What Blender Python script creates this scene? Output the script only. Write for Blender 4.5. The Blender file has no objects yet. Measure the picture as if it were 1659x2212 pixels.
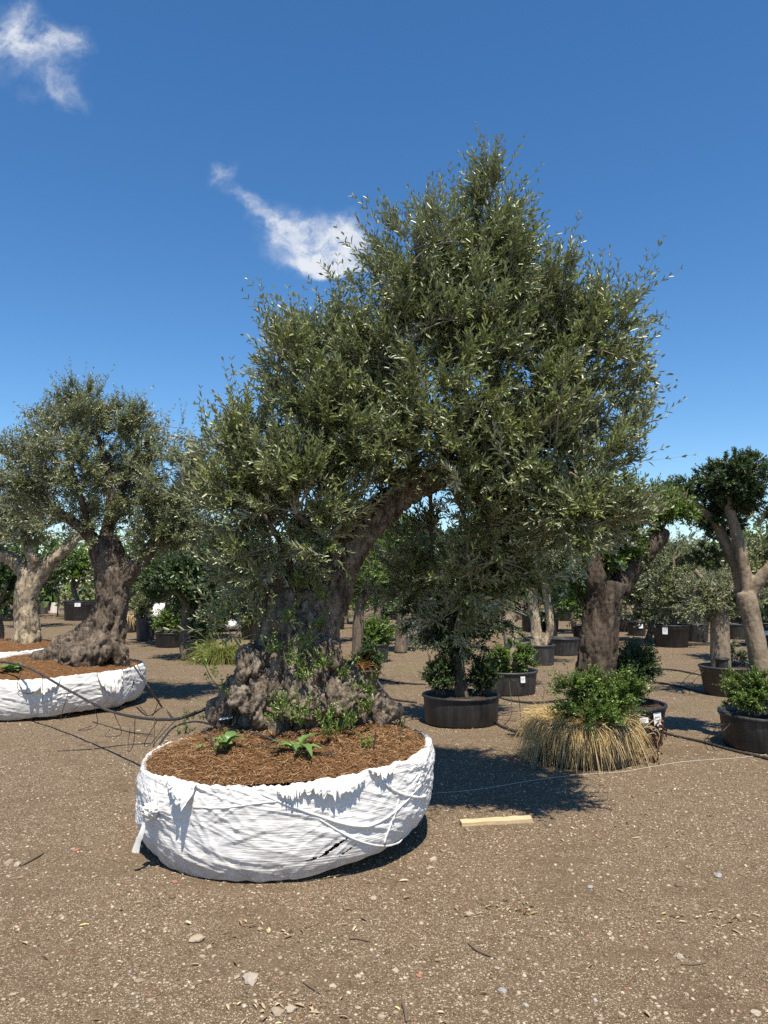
import bpy, bmesh, math, random
import numpy as np
from mathutils import Vector, noise as mn

# ------------------------------------------------------------------ camera, sky, sun, exposure
SC = bpy.context.scene
COL = SC.collection
PITCH, CAMH, FPX = math.radians(5.0), 1.6, 1662.0      # photo measured on a 1659 x 2212 sheet
cam = bpy.data.cameras.new('camera')
cam.sensor_fit = 'VERTICAL'; cam.sensor_height = 24.0
cam.lens = 24.0 * FPX / 2212.0
cam.clip_start = 0.05; cam.clip_end = 2000
camo = bpy.data.objects.new('camera', cam); COL.objects.link(camo)
camo.location = (0, 0, CAMH); camo.rotation_euler = (math.radians(90) + PITCH, 0, 0)
SC.camera = camo

SUN_ELEV, SUN_AZ = math.radians(65), math.radians(-10)   # azimuth: degrees left of straight behind the camera
sun_dir = Vector((-math.sin(SUN_AZ) * math.cos(SUN_ELEV), -math.cos(SUN_AZ) * math.cos(SUN_ELEV), math.sin(SUN_ELEV)))
sl = bpy.data.lights.new('sun', 'SUN'); sl.energy = 5.0; sl.angle = math.radians(0.53); sl.color = (1.0, 0.92, 0.79)
so = bpy.data.objects.new('sun', sl); COL.objects.link(so)
so.rotation_euler = sun_dir.to_track_quat('Z', 'Y').to_euler()

world = bpy.data.worlds.new('World'); SC.world = world; world.use_nodes = True
SKY_STRENGTH = 0.108
SC.view_settings.view_transform = 'Standard'; SC.view_settings.look = 'None'
SC.view_settings.exposure = 0.52; SC.view_settings.gamma = 1.0
SC.view_settings.use_curve_mapping = False
SC.cycles.max_bounces = 4; SC.cycles.diffuse_bounces = 2; SC.cycles.glossy_bounces = 2
SC.cycles.transmission_bounces = 4; SC.cycles.transparent_max_bounces = 4
SC.cycles.use_denoising = False

def W(px, py, y):
    """point of the place seen at sheet pixel px,py at depth y"""
    u, v = (px - 829.5) / FPX, (1106 - py) / FPX
    dy = math.cos(PITCH) - v * math.sin(PITCH); dz = math.sin(PITCH) + v * math.cos(PITCH)
    return np.array([u / dy * y, y, CAMH + dz / dy * y])
def G(px, py, z=0.0):
    """point on the ground (or at height z)"""
    u, v = (px - 829.5) / FPX, (1106 - py) / FPX
    dy = math.cos(PITCH) - v * math.sin(PITCH); dz = math.sin(PITCH) + v * math.cos(PITCH)
    t = (z - CAMH) / dz
    return np.array([u * t, dy * t, z])

def build_sky():
    nt = world.node_tree; N, L = nt.nodes, nt.links
    N.clear()
    out = N.new('ShaderNodeOutputWorld'); bg = N.new('ShaderNodeBackground')
    sky = N.new('ShaderNodeTexSky'); sky.sky_type = 'NISHITA'; sky.sun_disc = False
    sky.sun_elevation = SUN_ELEV
    sky.sun_rotation = math.atan2(sun_dir.x, sun_dir.y)
    sky.altitude = 0; sky.air_density = 1.0; sky.dust_density = 0.0; sky.ozone_density = 5.0
    def math_(op, a, b=None, c=None):
        n = N.new('ShaderNodeMath'); n.operation = op
        for i, s in enumerate((a, b, c)):
            if s is None: continue
            if isinstance(s, (int, float)): n.inputs[i].default_value = s
            else: L.new(s, n.inputs[i])
        return n.outputs[0]
    tc = N.new('ShaderNodeTexCoord')
    sep = N.new('ShaderNodeSeparateXYZ'); L.new(tc.outputs['Generated'], sep.inputs[0])
    dy = math_('MAXIMUM', sep.outputs[1], 0.05)
    gx = math_('DIVIDE', sep.outputs[0], dy); gz = math_('DIVIDE', sep.outputs[2], dy)
    cmb = N.new('ShaderNodeCombineXYZ'); L.new(gx, cmb.inputs[0]); L.new(gz, cmb.inputs[1])
    # warp
    nw = N.new('ShaderNodeTexNoise'); nw.inputs['Scale'].default_value = 7.0; nw.inputs['Detail'].default_value = 6
    nw.inputs['Roughness'].default_value = 0.62
    L.new(cmb.outputs[0], nw.inputs['Vector'])
    vs = N.new('ShaderNodeVectorMath'); vs.operation = 'SUBTRACT'; vs.inputs[1].default_value = (.5, .5, .5)
    L.new(nw.outputs['Color'], vs.inputs[0])
    sc = N.new('ShaderNodeVectorMath'); sc.operation = 'SCALE'; sc.inputs['Scale'].default_value = 0.11
    L.new(vs.outputs[0], sc.inputs[0])
    ad = N.new('ShaderNodeVectorMath'); L.new(cmb.outputs[0], ad.inputs[0]); L.new(sc.outputs[0], ad.inputs[1])
    sp = N.new('ShaderNodeSeparateXYZ'); L.new(ad.outputs[0], sp.inputs[0])
    def blob(px, py, rx, ry, rot, amp):
        p = W(px, py, 1.0); cx, cz = p[0], p[2] - CAMH
        k = 1.0 / FPX * (1 + cz * cz) ** .5
        ca, sa = math.cos(rot), math.sin(rot)
        ax = math_('SUBTRACT', sp.outputs[0], cx); az = math_('SUBTRACT', sp.outputs[1], cz)
        u = math_('ADD', math_('MULTIPLY', ax, ca / (rx * k)), math_('MULTIPLY', az, sa / (rx * k)))
        v = math_('ADD', math_('MULTIPLY', ax, -sa / (ry * k)), math_('MULTIPLY', az, ca / (ry * k)))
        d = math_('SQRT', math_('ADD', math_('MULTIPLY', u, u), math_('MULTIPLY', v, v)))
        m = math_('SUBTRACT', 1.0, d)
        return math_('MULTIPLY', math_('MAXIMUM', m, 0.0), amp)
    bl = [blob(665, 520, 120, 80, -.1, 1.5), blob(735, 525, 90, 62, .2, 1.0), blob(600, 470, 75, 55, -.5, .85), blob(545, 425, 70, 22, -.75, .8),
          blob(492, 362, 42, 34, -.9, .8), blob(755, 480, 70, 34, .3, .8), blob(850, 485, 40, 30, .3, .35),
          blob(700, 560, 80, 35, -.2, 1.0),
          blob(8, 125, 90, 80, -.4, .9), blob(38, 50, 70, 90, .2, .85), blob(112, 135, 85, 65, -.6, .8), blob(145, 90, 80, 42, -.5, .75),
          blob(135, 205, 65, 40, -.3, .6), blob(60, 215, 50, 20, 0, .3)]
    s = bl[0]
    for b in bl[1:]: s = math_('ADD', s, b)
    n2 = N.new('ShaderNodeTexNoise'); n2.inputs['Scale'].default_value = 20.0; n2.inputs['Detail'].default_value = 7
    n2.inputs['Roughness'].default_value = 0.66
    L.new(ad.outputs[0], n2.inputs['Vector'])
    den = math_('MULTIPLY', s, math_('MAXIMUM', math_('MULTIPLY_ADD', n2.outputs['Fac'], 3.0, -0.78), 0.0))
    mr = N.new('ShaderNodeMapRange'); mr.interpolation_type = 'SMOOTHSTEP'
    mr.inputs['From Min'].default_value = 0.02; mr.inputs['From Max'].default_value = 1.35
    mr.inputs['To Max'].default_value = 0.9
    L.new(den, mr.inputs['Value'])
    mix = N.new('ShaderNodeMix'); mix.data_type = 'RGBA'
    # a touch of saturation: the phone's blue
    hs = N.new('ShaderNodeHueSaturation'); hs.inputs['Saturation'].default_value = SKY_SAT; hs.inputs['Value'].default_value = 1.0
    hs.inputs['Hue'].default_value = SKY_HUE
    L.new(sky.outputs[0], hs.inputs['Color'])
    L.new(mr.outputs[0], mix.inputs['Factor']); L.new(hs.outputs[0], mix.inputs[6])
    cw = 0.63 / SKY_STRENGTH
    mix.inputs[7].default_value = (cw * .96, cw * .99, cw * 1.04, 1)
    L.new(mix.outputs[2], bg.inputs['Color']); bg.inputs['Strength'].default_value = SKY_STRENGTH
    L.new(bg.outputs[0], out.inputs[0])
SKY_SAT, SKY_HUE = 1.2, 0.5
build_sky()

# ------------------------------------------------------------------ helpers
RNG = np.random.default_rng(11)
random.seed(5)
def unit(a): return a / np.maximum(np.linalg.norm(a, axis=-1, keepdims=True), 1e-9)

def mesh_np(name, verts, faces, mat, parent=None, smooth=False, rnd=None, loc=None):
    """verts (n,3); faces: list of (m,k) index arrays; rnd: per-face float list matching"""
    me = bpy.data.meshes.new(name)
    v = np.asarray(verts, np.float32)
    if not isinstance(faces, (list, tuple)): faces = [faces]
    faces = [np.asarray(f, np.int32) for f in faces if len(f)]
    nl = sum(f.size for f in faces); npoly = sum(len(f) for f in faces)
    me.vertices.add(len(v)); me.vertices.foreach_set('co', v.ravel())
    me.loops.add(nl); me.polygons.add(npoly)
    me.loops.foreach_set('vertex_index', np.concatenate([f.ravel() for f in faces]))
    tot = np.concatenate([np.full(len(f), f.shape[1], np.int32) for f in faces])
    st = np.zeros(npoly, np.int32); st[1:] = np.cumsum(tot)[:-1]
    me.polygons.foreach_set('loop_start', st)
    me.polygons.foreach_set('loop_total', tot)
    if smooth: me.polygons.foreach_set('use_smooth', np.ones(npoly, bool))
    me.update(calc_edges=True)
    if rnd is not None:
        at = me.attributes.new('rnd', 'FLOAT', 'FACE')
        at.data.foreach_set('value', np.asarray(rnd, np.float32))
    if mat: me.materials.append(mat)
    o = bpy.data.objects.new(name, me); COL.objects.link(o)
    if parent is not None: o.parent = parent
    if loc is not None: o.location = loc
    return o

def obj_bm(name, bm, mat, parent=None, smooth=False, loc=None):
    me = bpy.data.meshes.new(name); bm.to_mesh(me); bm.free()
    if smooth:
        for p in me.polygons: p.use_smooth = True
    if mat: me.materials.append(mat)
    o = bpy.data.objects.new(name, me); COL.objects.link(o)
    if parent is not None: o.parent = parent
    if loc is not None: o.location = loc
    return o

def tag(o, label=None, cat=None, group=None, kind=None):
    if label: o['label'] = label
    if cat: o['category'] = cat
    if group: o['group'] = group
    if kind: o['kind'] = kind
    return o
def thing(name, label, cat, loc=(0, 0, 0), group=None):
    o = bpy.data.objects.new(name, None); COL.objects.link(o)
    o.location = [float(c) for c in loc]; o.empty_display_size = .1
    return tag(o, label, cat, group)
def tri_count():
    return sum(len(p.vertices) - 2 for m in bpy.data.meshes for p in m.polygons)

def spline(pts, n):
    """Catmull-Rom through pts (k,d) -> (n,d)"""
    P = np.asarray(pts, float); k = len(P)
    if k == 2:
        t = np.linspace(0, 1, n)[:, None]; return P[0] * (1 - t) + P[1] * t
    E = np.vstack([2 * P[0] - P[1], P, 2 * P[-1] - P[-2]])
    t = np.linspace(0, k - 1 - 1e-6, n); i = t.astype(int); f = (t - i)[:, None]
    a, b, c, d = E[i], E[i + 1], E[i + 2], E[i + 3]
    return .5 * ((2 * b) + (-a + c) * f + (2 * a - 5 * b + 4 * c - d) * f ** 2 + (-a + 3 * b - 3 * c + d) * f ** 3)

def tubes(paths, radii, sides=4, cap=False):
    """paths (n,k,3), radii (n,k) -> verts, quads (and cap ngons)"""
    paths = np.asarray(paths, float); radii = np.asarray(radii, float)
    n, k, _ = paths.shape
    T = unit(np.gradient(paths, axis=1))
    mean = unit(paths[:, -1] - paths[:, 0])
    ref = np.where(np.abs(mean[:, 2:3]) > .8, np.array([[1., 0, 0]]), np.array([[0, 0, 1.]]))
    A = unit(np.cross(T, ref[:, None, :])); B = np.cross(T, A)
    ang = np.linspace(0, 2 * np.pi, sides, endpoint=False)
    V = paths[:, :, None, :] + radii[:, :, None, None] * (A[:, :, None, :] * np.cos(ang)[None, None, :, None] + B[:, :, None, :] * np.sin(ang)[None, None, :, None])
    idx = np.arange(n * k * sides).reshape(n, k, sides)
    nx = np.roll(idx, -1, axis=2)
    F = np.stack([idx[:, :-1], idx[:, 1:], nx[:, 1:], nx[:, :-1]], -1).reshape(-1, 4)
    caps = []
    if cap:
        caps = [idx[:, 0, :], idx[:, -1, ::-1]]
        caps = [np.concatenate(caps)]
    return V.reshape(-1, 3), [F] + caps

def tube_obj(name, pts, r, mat, parent=None, n=40, sides=6, loc=None):
    P = spline(pts, n)[None]
    if np.ndim(r): R = spline(np.asarray(r, float)[:, None], n)[:, 0][None]
    else: R = np.full((1, n), r)
    v, f = tubes(P, R, sides, cap=True)
    return mesh_np(name, v, f, mat, parent, smooth=False if sides < 5 else True)

def nz(p, s=1.0, o=(0, 0, 0)):
    return mn.noise(Vector((p[0] * s + o[0], p[1] * s + o[1], p[2] * s + o[2])))

# ------------------------------------------------------------------ materials
class MB:
    def __init__(s, name):
        s.m = bpy.data.materials.new(name); s.m.use_nodes = True
        s.N, s.L = s.m.node_tree.nodes, s.m.node_tree.links
        s.b = s.N['Principled BSDF']; s.out = s.N['Material Output']
        s.tc = s.N.new('ShaderNodeTexCoord').outputs['Object']
    def n(s, t, **kw):
        x = s.N.new('ShaderNode' + t)
        for k, v in kw.items():
            if hasattr(x, k): setattr(x, k, v)
        return x
    def noise(s, scale, detail=4, rough=.55, vec=None, dist=0, stretch=None):
        x = s.N.new('ShaderNodeTexNoise'); x.inputs['Scale'].default_value = scale
        x.inputs['Detail'].default_value = detail; x.inputs['Roughness'].default_value = rough
        x.inputs['Distortion'].default_value = dist
        v = vec or s.tc
        if stretch:
            mp = s.N.new('ShaderNodeMapping'); mp.inputs['Scale'].default_value = stretch
            s.L.new(v, mp.inputs['Vector']); v = mp.outputs[0]
        s.L.new(v, x.inputs['Vector']); return x.outputs['Fac']
    def voro(s, scale, feature='F1', vec=None, out='Distance', rand=1.0):
        x = s.N.new('ShaderNodeTexVoronoi'); x.feature = feature; x.inputs['Scale'].default_value = scale
        x.inputs['Randomness'].default_value = rand
        s.L.new(vec or s.tc, x.inputs['Vector']); return x.outputs[out]
    def ramp(s, fac, stops, interp='LINEAR'):
        x = s.N.new('ShaderNodeValToRGB'); cr = x.color_ramp; cr.interpolation = interp
        while len(cr.elements) < len(stops): cr.elements.new(.5)
        for e, (p, c) in zip(cr.elements, stops):
            e.position = p; e.color = (*c, 1) if len(c) == 3 else c
        s.L.new(fac, x.inputs[0]); return x.outputs[0]
    def val(s, fac, a, b, lo=0., hi=1.):
        x = s.N.new('ShaderNodeMapRange'); x.inputs['From Min'].default_value = a; x.inputs['From Max'].default_value = b
        x.inputs['To Min'].default_value = lo; x.inputs['To Max'].default_value = hi
        s.L.new(fac, x.inputs['Value']); return x.outputs[0]
    def mix(s, fac, a, b, blend='MIX'):
        x = s.N.new('ShaderNodeMix'); x.data_type = 'RGBA'; x.blend_type = blend
        for i, v in ((0, fac), (6, a), (7, b)):
            if isinstance(v, (int, float)): x.inputs[i].default_value = v
            elif isinstance(v, tuple): x.inputs[i].default_value = (*v, 1)
            else: s.L.new(v, x.inputs[i])
        return x.outputs[2]
    def mul(s, a, b, op='MULTIPLY'):
        x = s.N.new('ShaderNodeMath'); x.operation = op
        for i, v in enumerate((a, b)):
            if isinstance(v, (int, float)): x.inputs[i].default_value = v
            else: s.L.new(v, x.inputs[i])
        return x.outputs[0]
    def attr(s, name='rnd'):
        x = s.N.new('ShaderNodeAttribute'); x.attribute_name = name; return x.outputs['Fac']
    def objrnd(s):
        return s.N.new('ShaderNodeObjectInfo').outputs['Random']
    def col(s, c):
        if isinstance(c, tuple): s.b.inputs['Base Color'].default_value = (*c, 1)
        else: s.L.new(c, s.b.inputs['Base Color'])
        return s
    def rough(s, r, spec=.5):
        if isinstance(r, (int, float)): s.b.inputs['Roughness'].default_value = r
        else: s.L.new(r, s.b.inputs['Roughness'])
        s.b.inputs['Specular IOR Level'].default_value = spec; return s
    def bump(s, h, strength=.5, dist=.01):
        x = s.N.new('ShaderNodeBump'); x.inputs['Strength'].default_value = strength; x.inputs['Distance'].default_value = dist
        s.L.new(h, x.inputs['Height']); s.L.new(x.outputs[0], s.b.inputs['Normal']); return s

def leaf_mat(name, stops, under, trans=.22, tcol=None, rough=.42, spec=.5):
    b = MB(name)
    top = b.ramp(b.attr(), stops)
    geo = b.N.new('ShaderNodeNewGeometry')
    un = b.mix(.75, top, under)
    c = b.mix(geo.outputs['Backfacing'], top, un)
    b.col(c); b.rough(rough, spec)
    tr = b.N.new('ShaderNodeBsdfTranslucent')
    if tcol: tr.inputs['Color'].default_value = (*tcol, 1)
    else: b.L.new(c, tr.inputs['Color'])
    ms = b.N.new('ShaderNodeMixShader'); ms.inputs[0].default_value = trans
    b.L.new(b.b.outputs[0], ms.inputs[1]); b.L.new(tr.outputs[0], ms.inputs[2]); b.L.new(ms.outputs[0], b.out.inputs[0])
    return b.m
M = {}
M['olive'] = leaf_mat('olive_leaf', [(0, (.065, .09, .024)), (.45, (.14, .172, .05)), (.8, (.215, .24, .08)), (1, (.34, .345, .14))], (.44, .46, .33), .12, (.20, .25, .045), .34, .6)
M['olive_far'] = leaf_mat('olive_leaf_grey', [(0, (.08, .1, .034)), (.5, (.16, .183, .068)), (1, (.29, .30, .13))], (.37, .395, .29), .1, (.19, .22, .055), .36, .55)
M['green'] = leaf_mat('fresh_green_leaf', [(0, (.045, .085, .015)), (.5, (.09, .155, .026)), (1, (.19, .27, .05))], (.17, .23, .075), .16, (.21, .3, .03), .38, .5)
M['dark'] = leaf_mat('dark_green_leaf', [(0, (.02, .04, .012)), (.6, (.04, .075, .02)), (1, (.10, .145, .042))], (.09, .13, .055), .1, (.12, .19, .03), .38, .5)
M['weed'] = leaf_mat('weed_leaf', [(0, (.09, .17, .045)), (.6, (.15, .25, .075)), (1, (.22, .33, .11))], (.2, .3, .14), .25, (.25, .4, .06))
M['straw'] = leaf_mat('straw', [(0, (.45, .3, .12)), (.5, (.74, .56, .27)), (1, (.86, .73, .45))], (.7, .54, .27), .35, (.75, .56, .24), .6, .3)
M['tuft'] = leaf_mat('green_grass', [(0, (.10, .14, .03)), (.5, (.22, .25, .06)), (1, (.4, .37, .13))], (.25, .26, .08), .25, (.3, .33, .06), .5, .3)
M['deadleaf'] = leaf_mat('dead_leaf', [(0, (.06, .025, .012)), (.6, (.13, .055, .028)), (1, (.25, .13, .07))], (.14, .07, .04), .12, (.2, .08, .03), .7, .2)
M['rust'] = leaf_mat('dry_fern', [(0, (.2, .09, .03)), (.6, (.36, .18, .06)), (1, (.5, .3, .12))], (.3, .15, .06), .15, (.4, .2, .05), .7, .2)

def bark_mat(name, light, dark, scale=14, stretch=(1, 1, .3), bumpd=.012, contrast=(.38, .62), extra=None):
    b = MB(name)
    f1 = b.noise(scale, 8, .68, stretch=stretch, dist=.4); f2 = b.noise(scale * .35, 4, .6); f3 = b.noise(scale * 5, 5, .7)
    c = b.mix(b.val(f1, *contrast), dark, light)
    c = b.mix(b.val(f2, .45, .7, 0, .55), c, extra or tuple(x * .6 for x in light))
    c = b.mix(b.val(f3, .5, .75, 0, .5), c, tuple(min(1, x * 1.45) for x in light))
    b.col(c); b.rough(.88, .2)
    h = b.mul(b.mul(f1, 1.0), b.mul(f3, .35), 'ADD')
    b.bump(h, .9, bumpd); return b.m
M['bark_main'] = bark_mat('olive_bark_grey', (.32, .265, .20), (.05, .036, .027), 15, (1, 1, .45), .03, (.40, .62), (.12, .082, .058))
M['bark_left'] = bark_mat('olive_bark_grey_brown', (.23, .185, .14), (.04, .029, .022), 14, (1, 1, .35), .03, (.40, .64), (.105, .074, .054))
M['bark_pale'] = bark_mat('pale_bark', (.42, .345, .24), (.09, .064, .042), 11, (1, 1, .35), .02, (.38, .56), (.33, .27, .19))
M['bark_dark'] = bark_mat('dark_furrowed_bark', (.125, .098, .075), (.026, .02, .016), 16, (1, 1, .22), .02, (.4, .62), (.10, .065, .045))
M['bark_smooth'] = bark_mat('smooth_beige_bark', (.29, .235, .17), (.12, .09, .062), 16, (1, 1, .6), .008, (.36, .6), (.25, .19, .13))
M['bark_small'] = bark_mat('thin_brown_bark', (.22, .175, .13), (.06, .045, .035), 20, (1, 1, .3), .006)
M['twig'] = MB('olive_twig').col((.30, .27, .21)).rough(.8, .2).m
M['twig_dark'] = MB('dark_twig').col((.14, .105, .075)).rough(.8, .2).m

def ground_mat():
    b = MB('gravel_ground')
    big = b.noise(.42, 5, .62); mid = b.noise(2.2, 6, .65, stretch=(.6, 1.4, 1)); fine = b.noise(70, 5, .75); trk = b.noise(.8, 4, .6, stretch=(.35, 1.6, 1))
    earth = b.mix(b.val(fine, .3, .7), (.088, .058, .033), (.165, .114, .068))
    earth = b.mix(b.val(b.noise(6, 5, .7), .4, .7, 0, .55), earth, (.19, .138, .086))
    def grit(scale, keep):
        v = b.N.new('ShaderNodeTexVoronoi'); v.inputs['Scale'].default_value = scale; b.L.new(b.tc, v.inputs['Vector'])
        sp = b.N.new('ShaderNodeSeparateColor'); b.L.new(v.outputs['Color'], sp.inputs[0])
        col = b.ramp(sp.outputs[0], [(0, (.08, .053, .031)), (.35, (.15, .105, .064)), (.62, (.27, .205, .133)), (.85, (.46, .37, .26)), (1, (.64, .55, .42))])
        m = b.mul(b.val(v.outputs['Distance'], .55, .35), b.val(sp.outputs[1], 1 - keep, 1 - keep + .04))
        return col, m
    dens = b.mul(b.mul(b.val(mid, .34, .62), .6), b.mul(b.val(big, .35, .62), .3), 'ADD')
    dens = b.mul(dens, b.mul(b.val(trk, .36, .6), .35), 'ADD')
    c1, m1 = grit(190, .8); c2, m2 = grit(105, .5); c3, m3 = grit(58, .18)
    c = b.mix(b.mul(m1, b.val(dens, .05, .6)), earth, c1)
    c = b.mix(b.mul(m2, b.val(dens, .15, .8)), c, c2)
    c = b.mix(b.mul(m3, b.val(dens, .1, .5)), c, c3)
    c = b.mix(b.val(b.noise(1.1, 5, .7, dist=.6), .55, .7, 0, .6), c, (.115, .077, .045))
    # thin moss in patches further off
    g1 = b.noise(.55, 4, .6); g2 = b.noise(30, 4, .7)
    gm = b.mul(b.val(g1, .54, .66, 0, .7), b.val(g2, .38, .62))
    sxyz = b.N.new('ShaderNodeSeparateXYZ'); b.L.new(b.tc, sxyz.inputs[0])
    gm = b.mul(gm, b.val(sxyz.outputs[1], 7.5, 11))
    c = b.mix(gm, c, (.17, .17, .06))
    b.col(c); b.rough(.95, .15)
    h = b.mul(b.mul(fine, .5), b.mul(b.mul(m1, .35), b.mul(b.mul(m2, .6), m3, 'ADD'), 'ADD'), 'ADD')
    b.bump(h, .7, .008)
    return b.m
M['ground'] = ground_mat()

def stone_mat():
    b = MB('gravel_stone')
    r = b.mul(b.attr(), 1.0)
    c = b.ramp(r, [(0, (.12, .085, .055)), (.25, (.21, .15, .098)), (.5, (.31, .24, .165)), (.75, (.42, .34, .24)), (.92, (.54, .46, .35)), (.94, (.3, .29, .28)), (.972, (.28, .11, .07)), (1, (.33, .15, .1))])
    c = b.mix(b.val(b.noise(120, 3), .3, .7, 0, .35), c, (.3, .23, .16))
    b.col(c); b.rough(.9, .25); return b.m
M['gravel'] = stone_mat()
def stone_obj_mat():
    b = MB('loose_stone')
    c = b.ramp(b.objrnd(), [(0, (.27, .21, .15)), (.4, (.38, .31, .22)), (.75, (.46, .39, .3)), (.9, (.33, .31, .3)), (1, (.42, .34, .26))])
    c = b.mix(b.val(b.noise(60, 5), .35, .7, 0, .6), c, (.3, .23, .16))
    b.col(c); b.rough(.9, .25); b.bump(b.noise(90, 4), .4, .004); return b.m
M['stone'] = stone_obj_mat()
def simple(name, c1, c2, scale, rough=.8, spec=.3, bump=0, bd=.004, det=5):
    b = MB(name); f = b.noise(scale, det, .65)
    b.col(b.mix(b.val(f, .3, .7), c1, c2)).rough(rough, spec)
    if bump: b.bump(f, bump, bd)
    return b.m
M['brick'] = simple('brick_chip', (.28, .1, .06), (.4, .18, .11), 60, .9)
M['slate'] = simple('grey_stone', (.2, .2, .2), (.36, .35, .33), 50, .9)
M['soil'] = simple('dark_soil', (.035, .024, .016), (.10, .068, .045), 40, .95, .1, .8, .02)
M['core'] = simple('root_ball_earth', (.03, .021, .014), (.09, .06, .04), 25, .95, .1, .8, .03)
def coir_mat():
    b = MB('coir_mulch'); f = b.noise(30, 6, .7); g = b.noise(4, 4, .6)
    c = b.mix(b.val(f, .3, .7), (.07, .034, .015), (.25, .13, .058)); c = b.mix(b.val(g, .4, .7, 0, .5), c, (.13, .065, .03))
    b.col(c).rough(.95, .1); b.bump(f, 1.0, .02); return b.m
M['coir'] = coir_mat()
def fibre_mat():
    b = MB('coir_fibre'); c = b.ramp(b.attr(), [(0, (.09, .045, .02)), (.4, (.20, .11, .05)), (.8, (.33, .195, .095)), (1, (.5, .34, .19))])
    b.col(c).rough(.8, .2); return b.m
M['fibre'] = fibre_mat()
def fabric_mat(uv=False):
    b = MB('white_fleece_wrap' if uv else 'white_fleece')
    g = b.noise(2.6, 5, .6); f = b.noise(60, 4, .7); st = b.noise(7, 6, .72, stretch=(1, 1, 2.5))
    c = b.mix(b.val(g, .42, .72, 0, .6), (.78, .77, .745), (.70, .68, .64))
    c = b.mix(b.val(st, .56, .78, 0, .55), c, (.5, .44, .36))
    c = b.mix(b.val(b.noise(24, 5, .75), .62, .8, 0, .5), c, (.4, .33, .25))
    sx = b.N.new('ShaderNodeSeparateXYZ'); b.L.new(b.tc, sx.inputs[0])
    dirt = b.mul(b.val(sx.outputs[2], .2, .0), b.val(b.noise(7, 5, .7), .34, .62))
    c = b.mix(b.mul(dirt, .8), c, (.28, .21, .14))
    b.col(c).rough(.75, .2)
    h = b.mul(f, .22)
    if uv:                                              # fine crinkles of the sheet, running with the folds
        u = b.N.new('ShaderNodeUVMap'); u.uv_map = 'sheet'
        def cr(ang, sc, dist):
            mp = b.N.new('ShaderNodeMapping'); mp.inputs['Rotation'].default_value = (0, 0, ang); mp.inputs['Scale'].default_value = sc
            b.L.new(u.outputs[0], mp.inputs[0])
            n_ = b.noise(1, 3, .6, vec=mp.outputs[0], dist=dist)
            x = b.mul(b.mul(n_, .5, 'SUBTRACT'), 1.0); x = b.mul(x, 0, 'ADD')
            ab = b.N.new('ShaderNodeMath'); ab.operation = 'ABSOLUTE'; b.L.new(x, ab.inputs[0])
            return b.val(ab.outputs[0], 0, .09, 1, 0)
        k1_ = cr(.17, (1.3, 42, 1), .5); k2_ = cr(-.2, (1.6, 30, 1), .5); k3_ = cr(.75, (3, 22, 1), .8)
        m1 = b.val(b.noise(3.2, 3, .5), .4, .6); m2 = b.val(b.noise(4.1, 3, .5, stretch=(1.3, .8, 1)), .45, .6)
        h = b.mul(h, b.mul(b.mul(k1_, b.val(b.noise(2.3, 2), .3, .5)), 1.3), 'ADD')
        h = b.mul(h, b.mul(k2_, m1), 'ADD'); h = b.mul(h, b.mul(b.mul(k3_, m2), .7), 'ADD')
        b.bump(h, .38, .004)
    else: b.bump(h, .3, .003)
    tr = b.N.new('ShaderNodeBsdfTranslucent'); b.L.new(c, tr.inputs['Color'])
    ms = b.N.new('ShaderNodeMixShader'); ms.inputs[0].default_value = .1
    b.L.new(b.b.outputs[0], ms.inputs[1]); b.L.new(tr.outputs[0], ms.inputs[2]); b.L.new(ms.outputs[0], b.out.inputs[0])
    return b.m
M['wrap'] = fabric_mat(True)
M['fabric'] = fabric_mat()
def pot_mat(name, base, dust, amt):
    b = MB(name)
    st = b.noise(7, 6, .7, stretch=(3, 3, .35)); g = b.noise(60, 4, .7); big = b.noise(3, 4)
    f = b.mul(b.mul(b.val(st, .38, .7), .8), b.mul(b.val(g, .35, .7), .35), 'ADD')
    f = b.mul(b.mul(f, b.val(big, .3, .65, .35, 1)), amt)
    b.col(b.mix(f, base, dust)); b.rough(b.val(f, 0, 1, .42, .85), .4)
    b.bump(g, .12, .002); return b.m
M['pot'] = pot_mat('black_plastic_dusty', (.020, .020, .021), (.15, .148, .146), .6)
M['pot_black'] = pot_mat('black_plastic', (.011, .011, .012), (.11, .108, .107), .42)
M['pot_brown'] = pot_mat('brown_black_plastic', (.030, .026, .024), (.15, .125, .105), .65)
M['pot_grey'] = pot_mat('grey_weathered_plastic', (.13, .125, .12), (.32, .29, .25), .9)
M['hose'] = pot_mat('black_pe_hose', (.018, .018, .018), (.15, .125, .1), .7)
M['plastic_white'] = simple('white_label_plastic', (.72, .72, .72), (.82, .82, .82), 30, .5)
M['print'] = MB('printed_lines').col((.2, .2, .22)).rough(.6).m
M['concrete'] = simple('pale_concrete', (.42, .36, .32), (.55, .48, .43), 18, .9, .2, .3)
def wood_mat():
    b = MB('raw_pine'); f = b.noise(9, 6, .7, stretch=(1, 14, 14)); g = b.noise(3, 3)
    c = b.mix(b.val(f, .3, .7), (.42, .29, .14), (.66, .53, .33)); c = b.mix(b.val(g, .5, .7, 0, .5), c, (.42, .33, .23))
    b.col(c).rough(.75, .3); b.bump(f, .5, .004); return b.m
M['wood'] = wood_mat()
M['string'] = MB('white_string').col((.7, .66, .58)).rough(.8).m
M['metal'] = MB('grey_post').col((.05, .05, .055)).rough(.5).m

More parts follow.
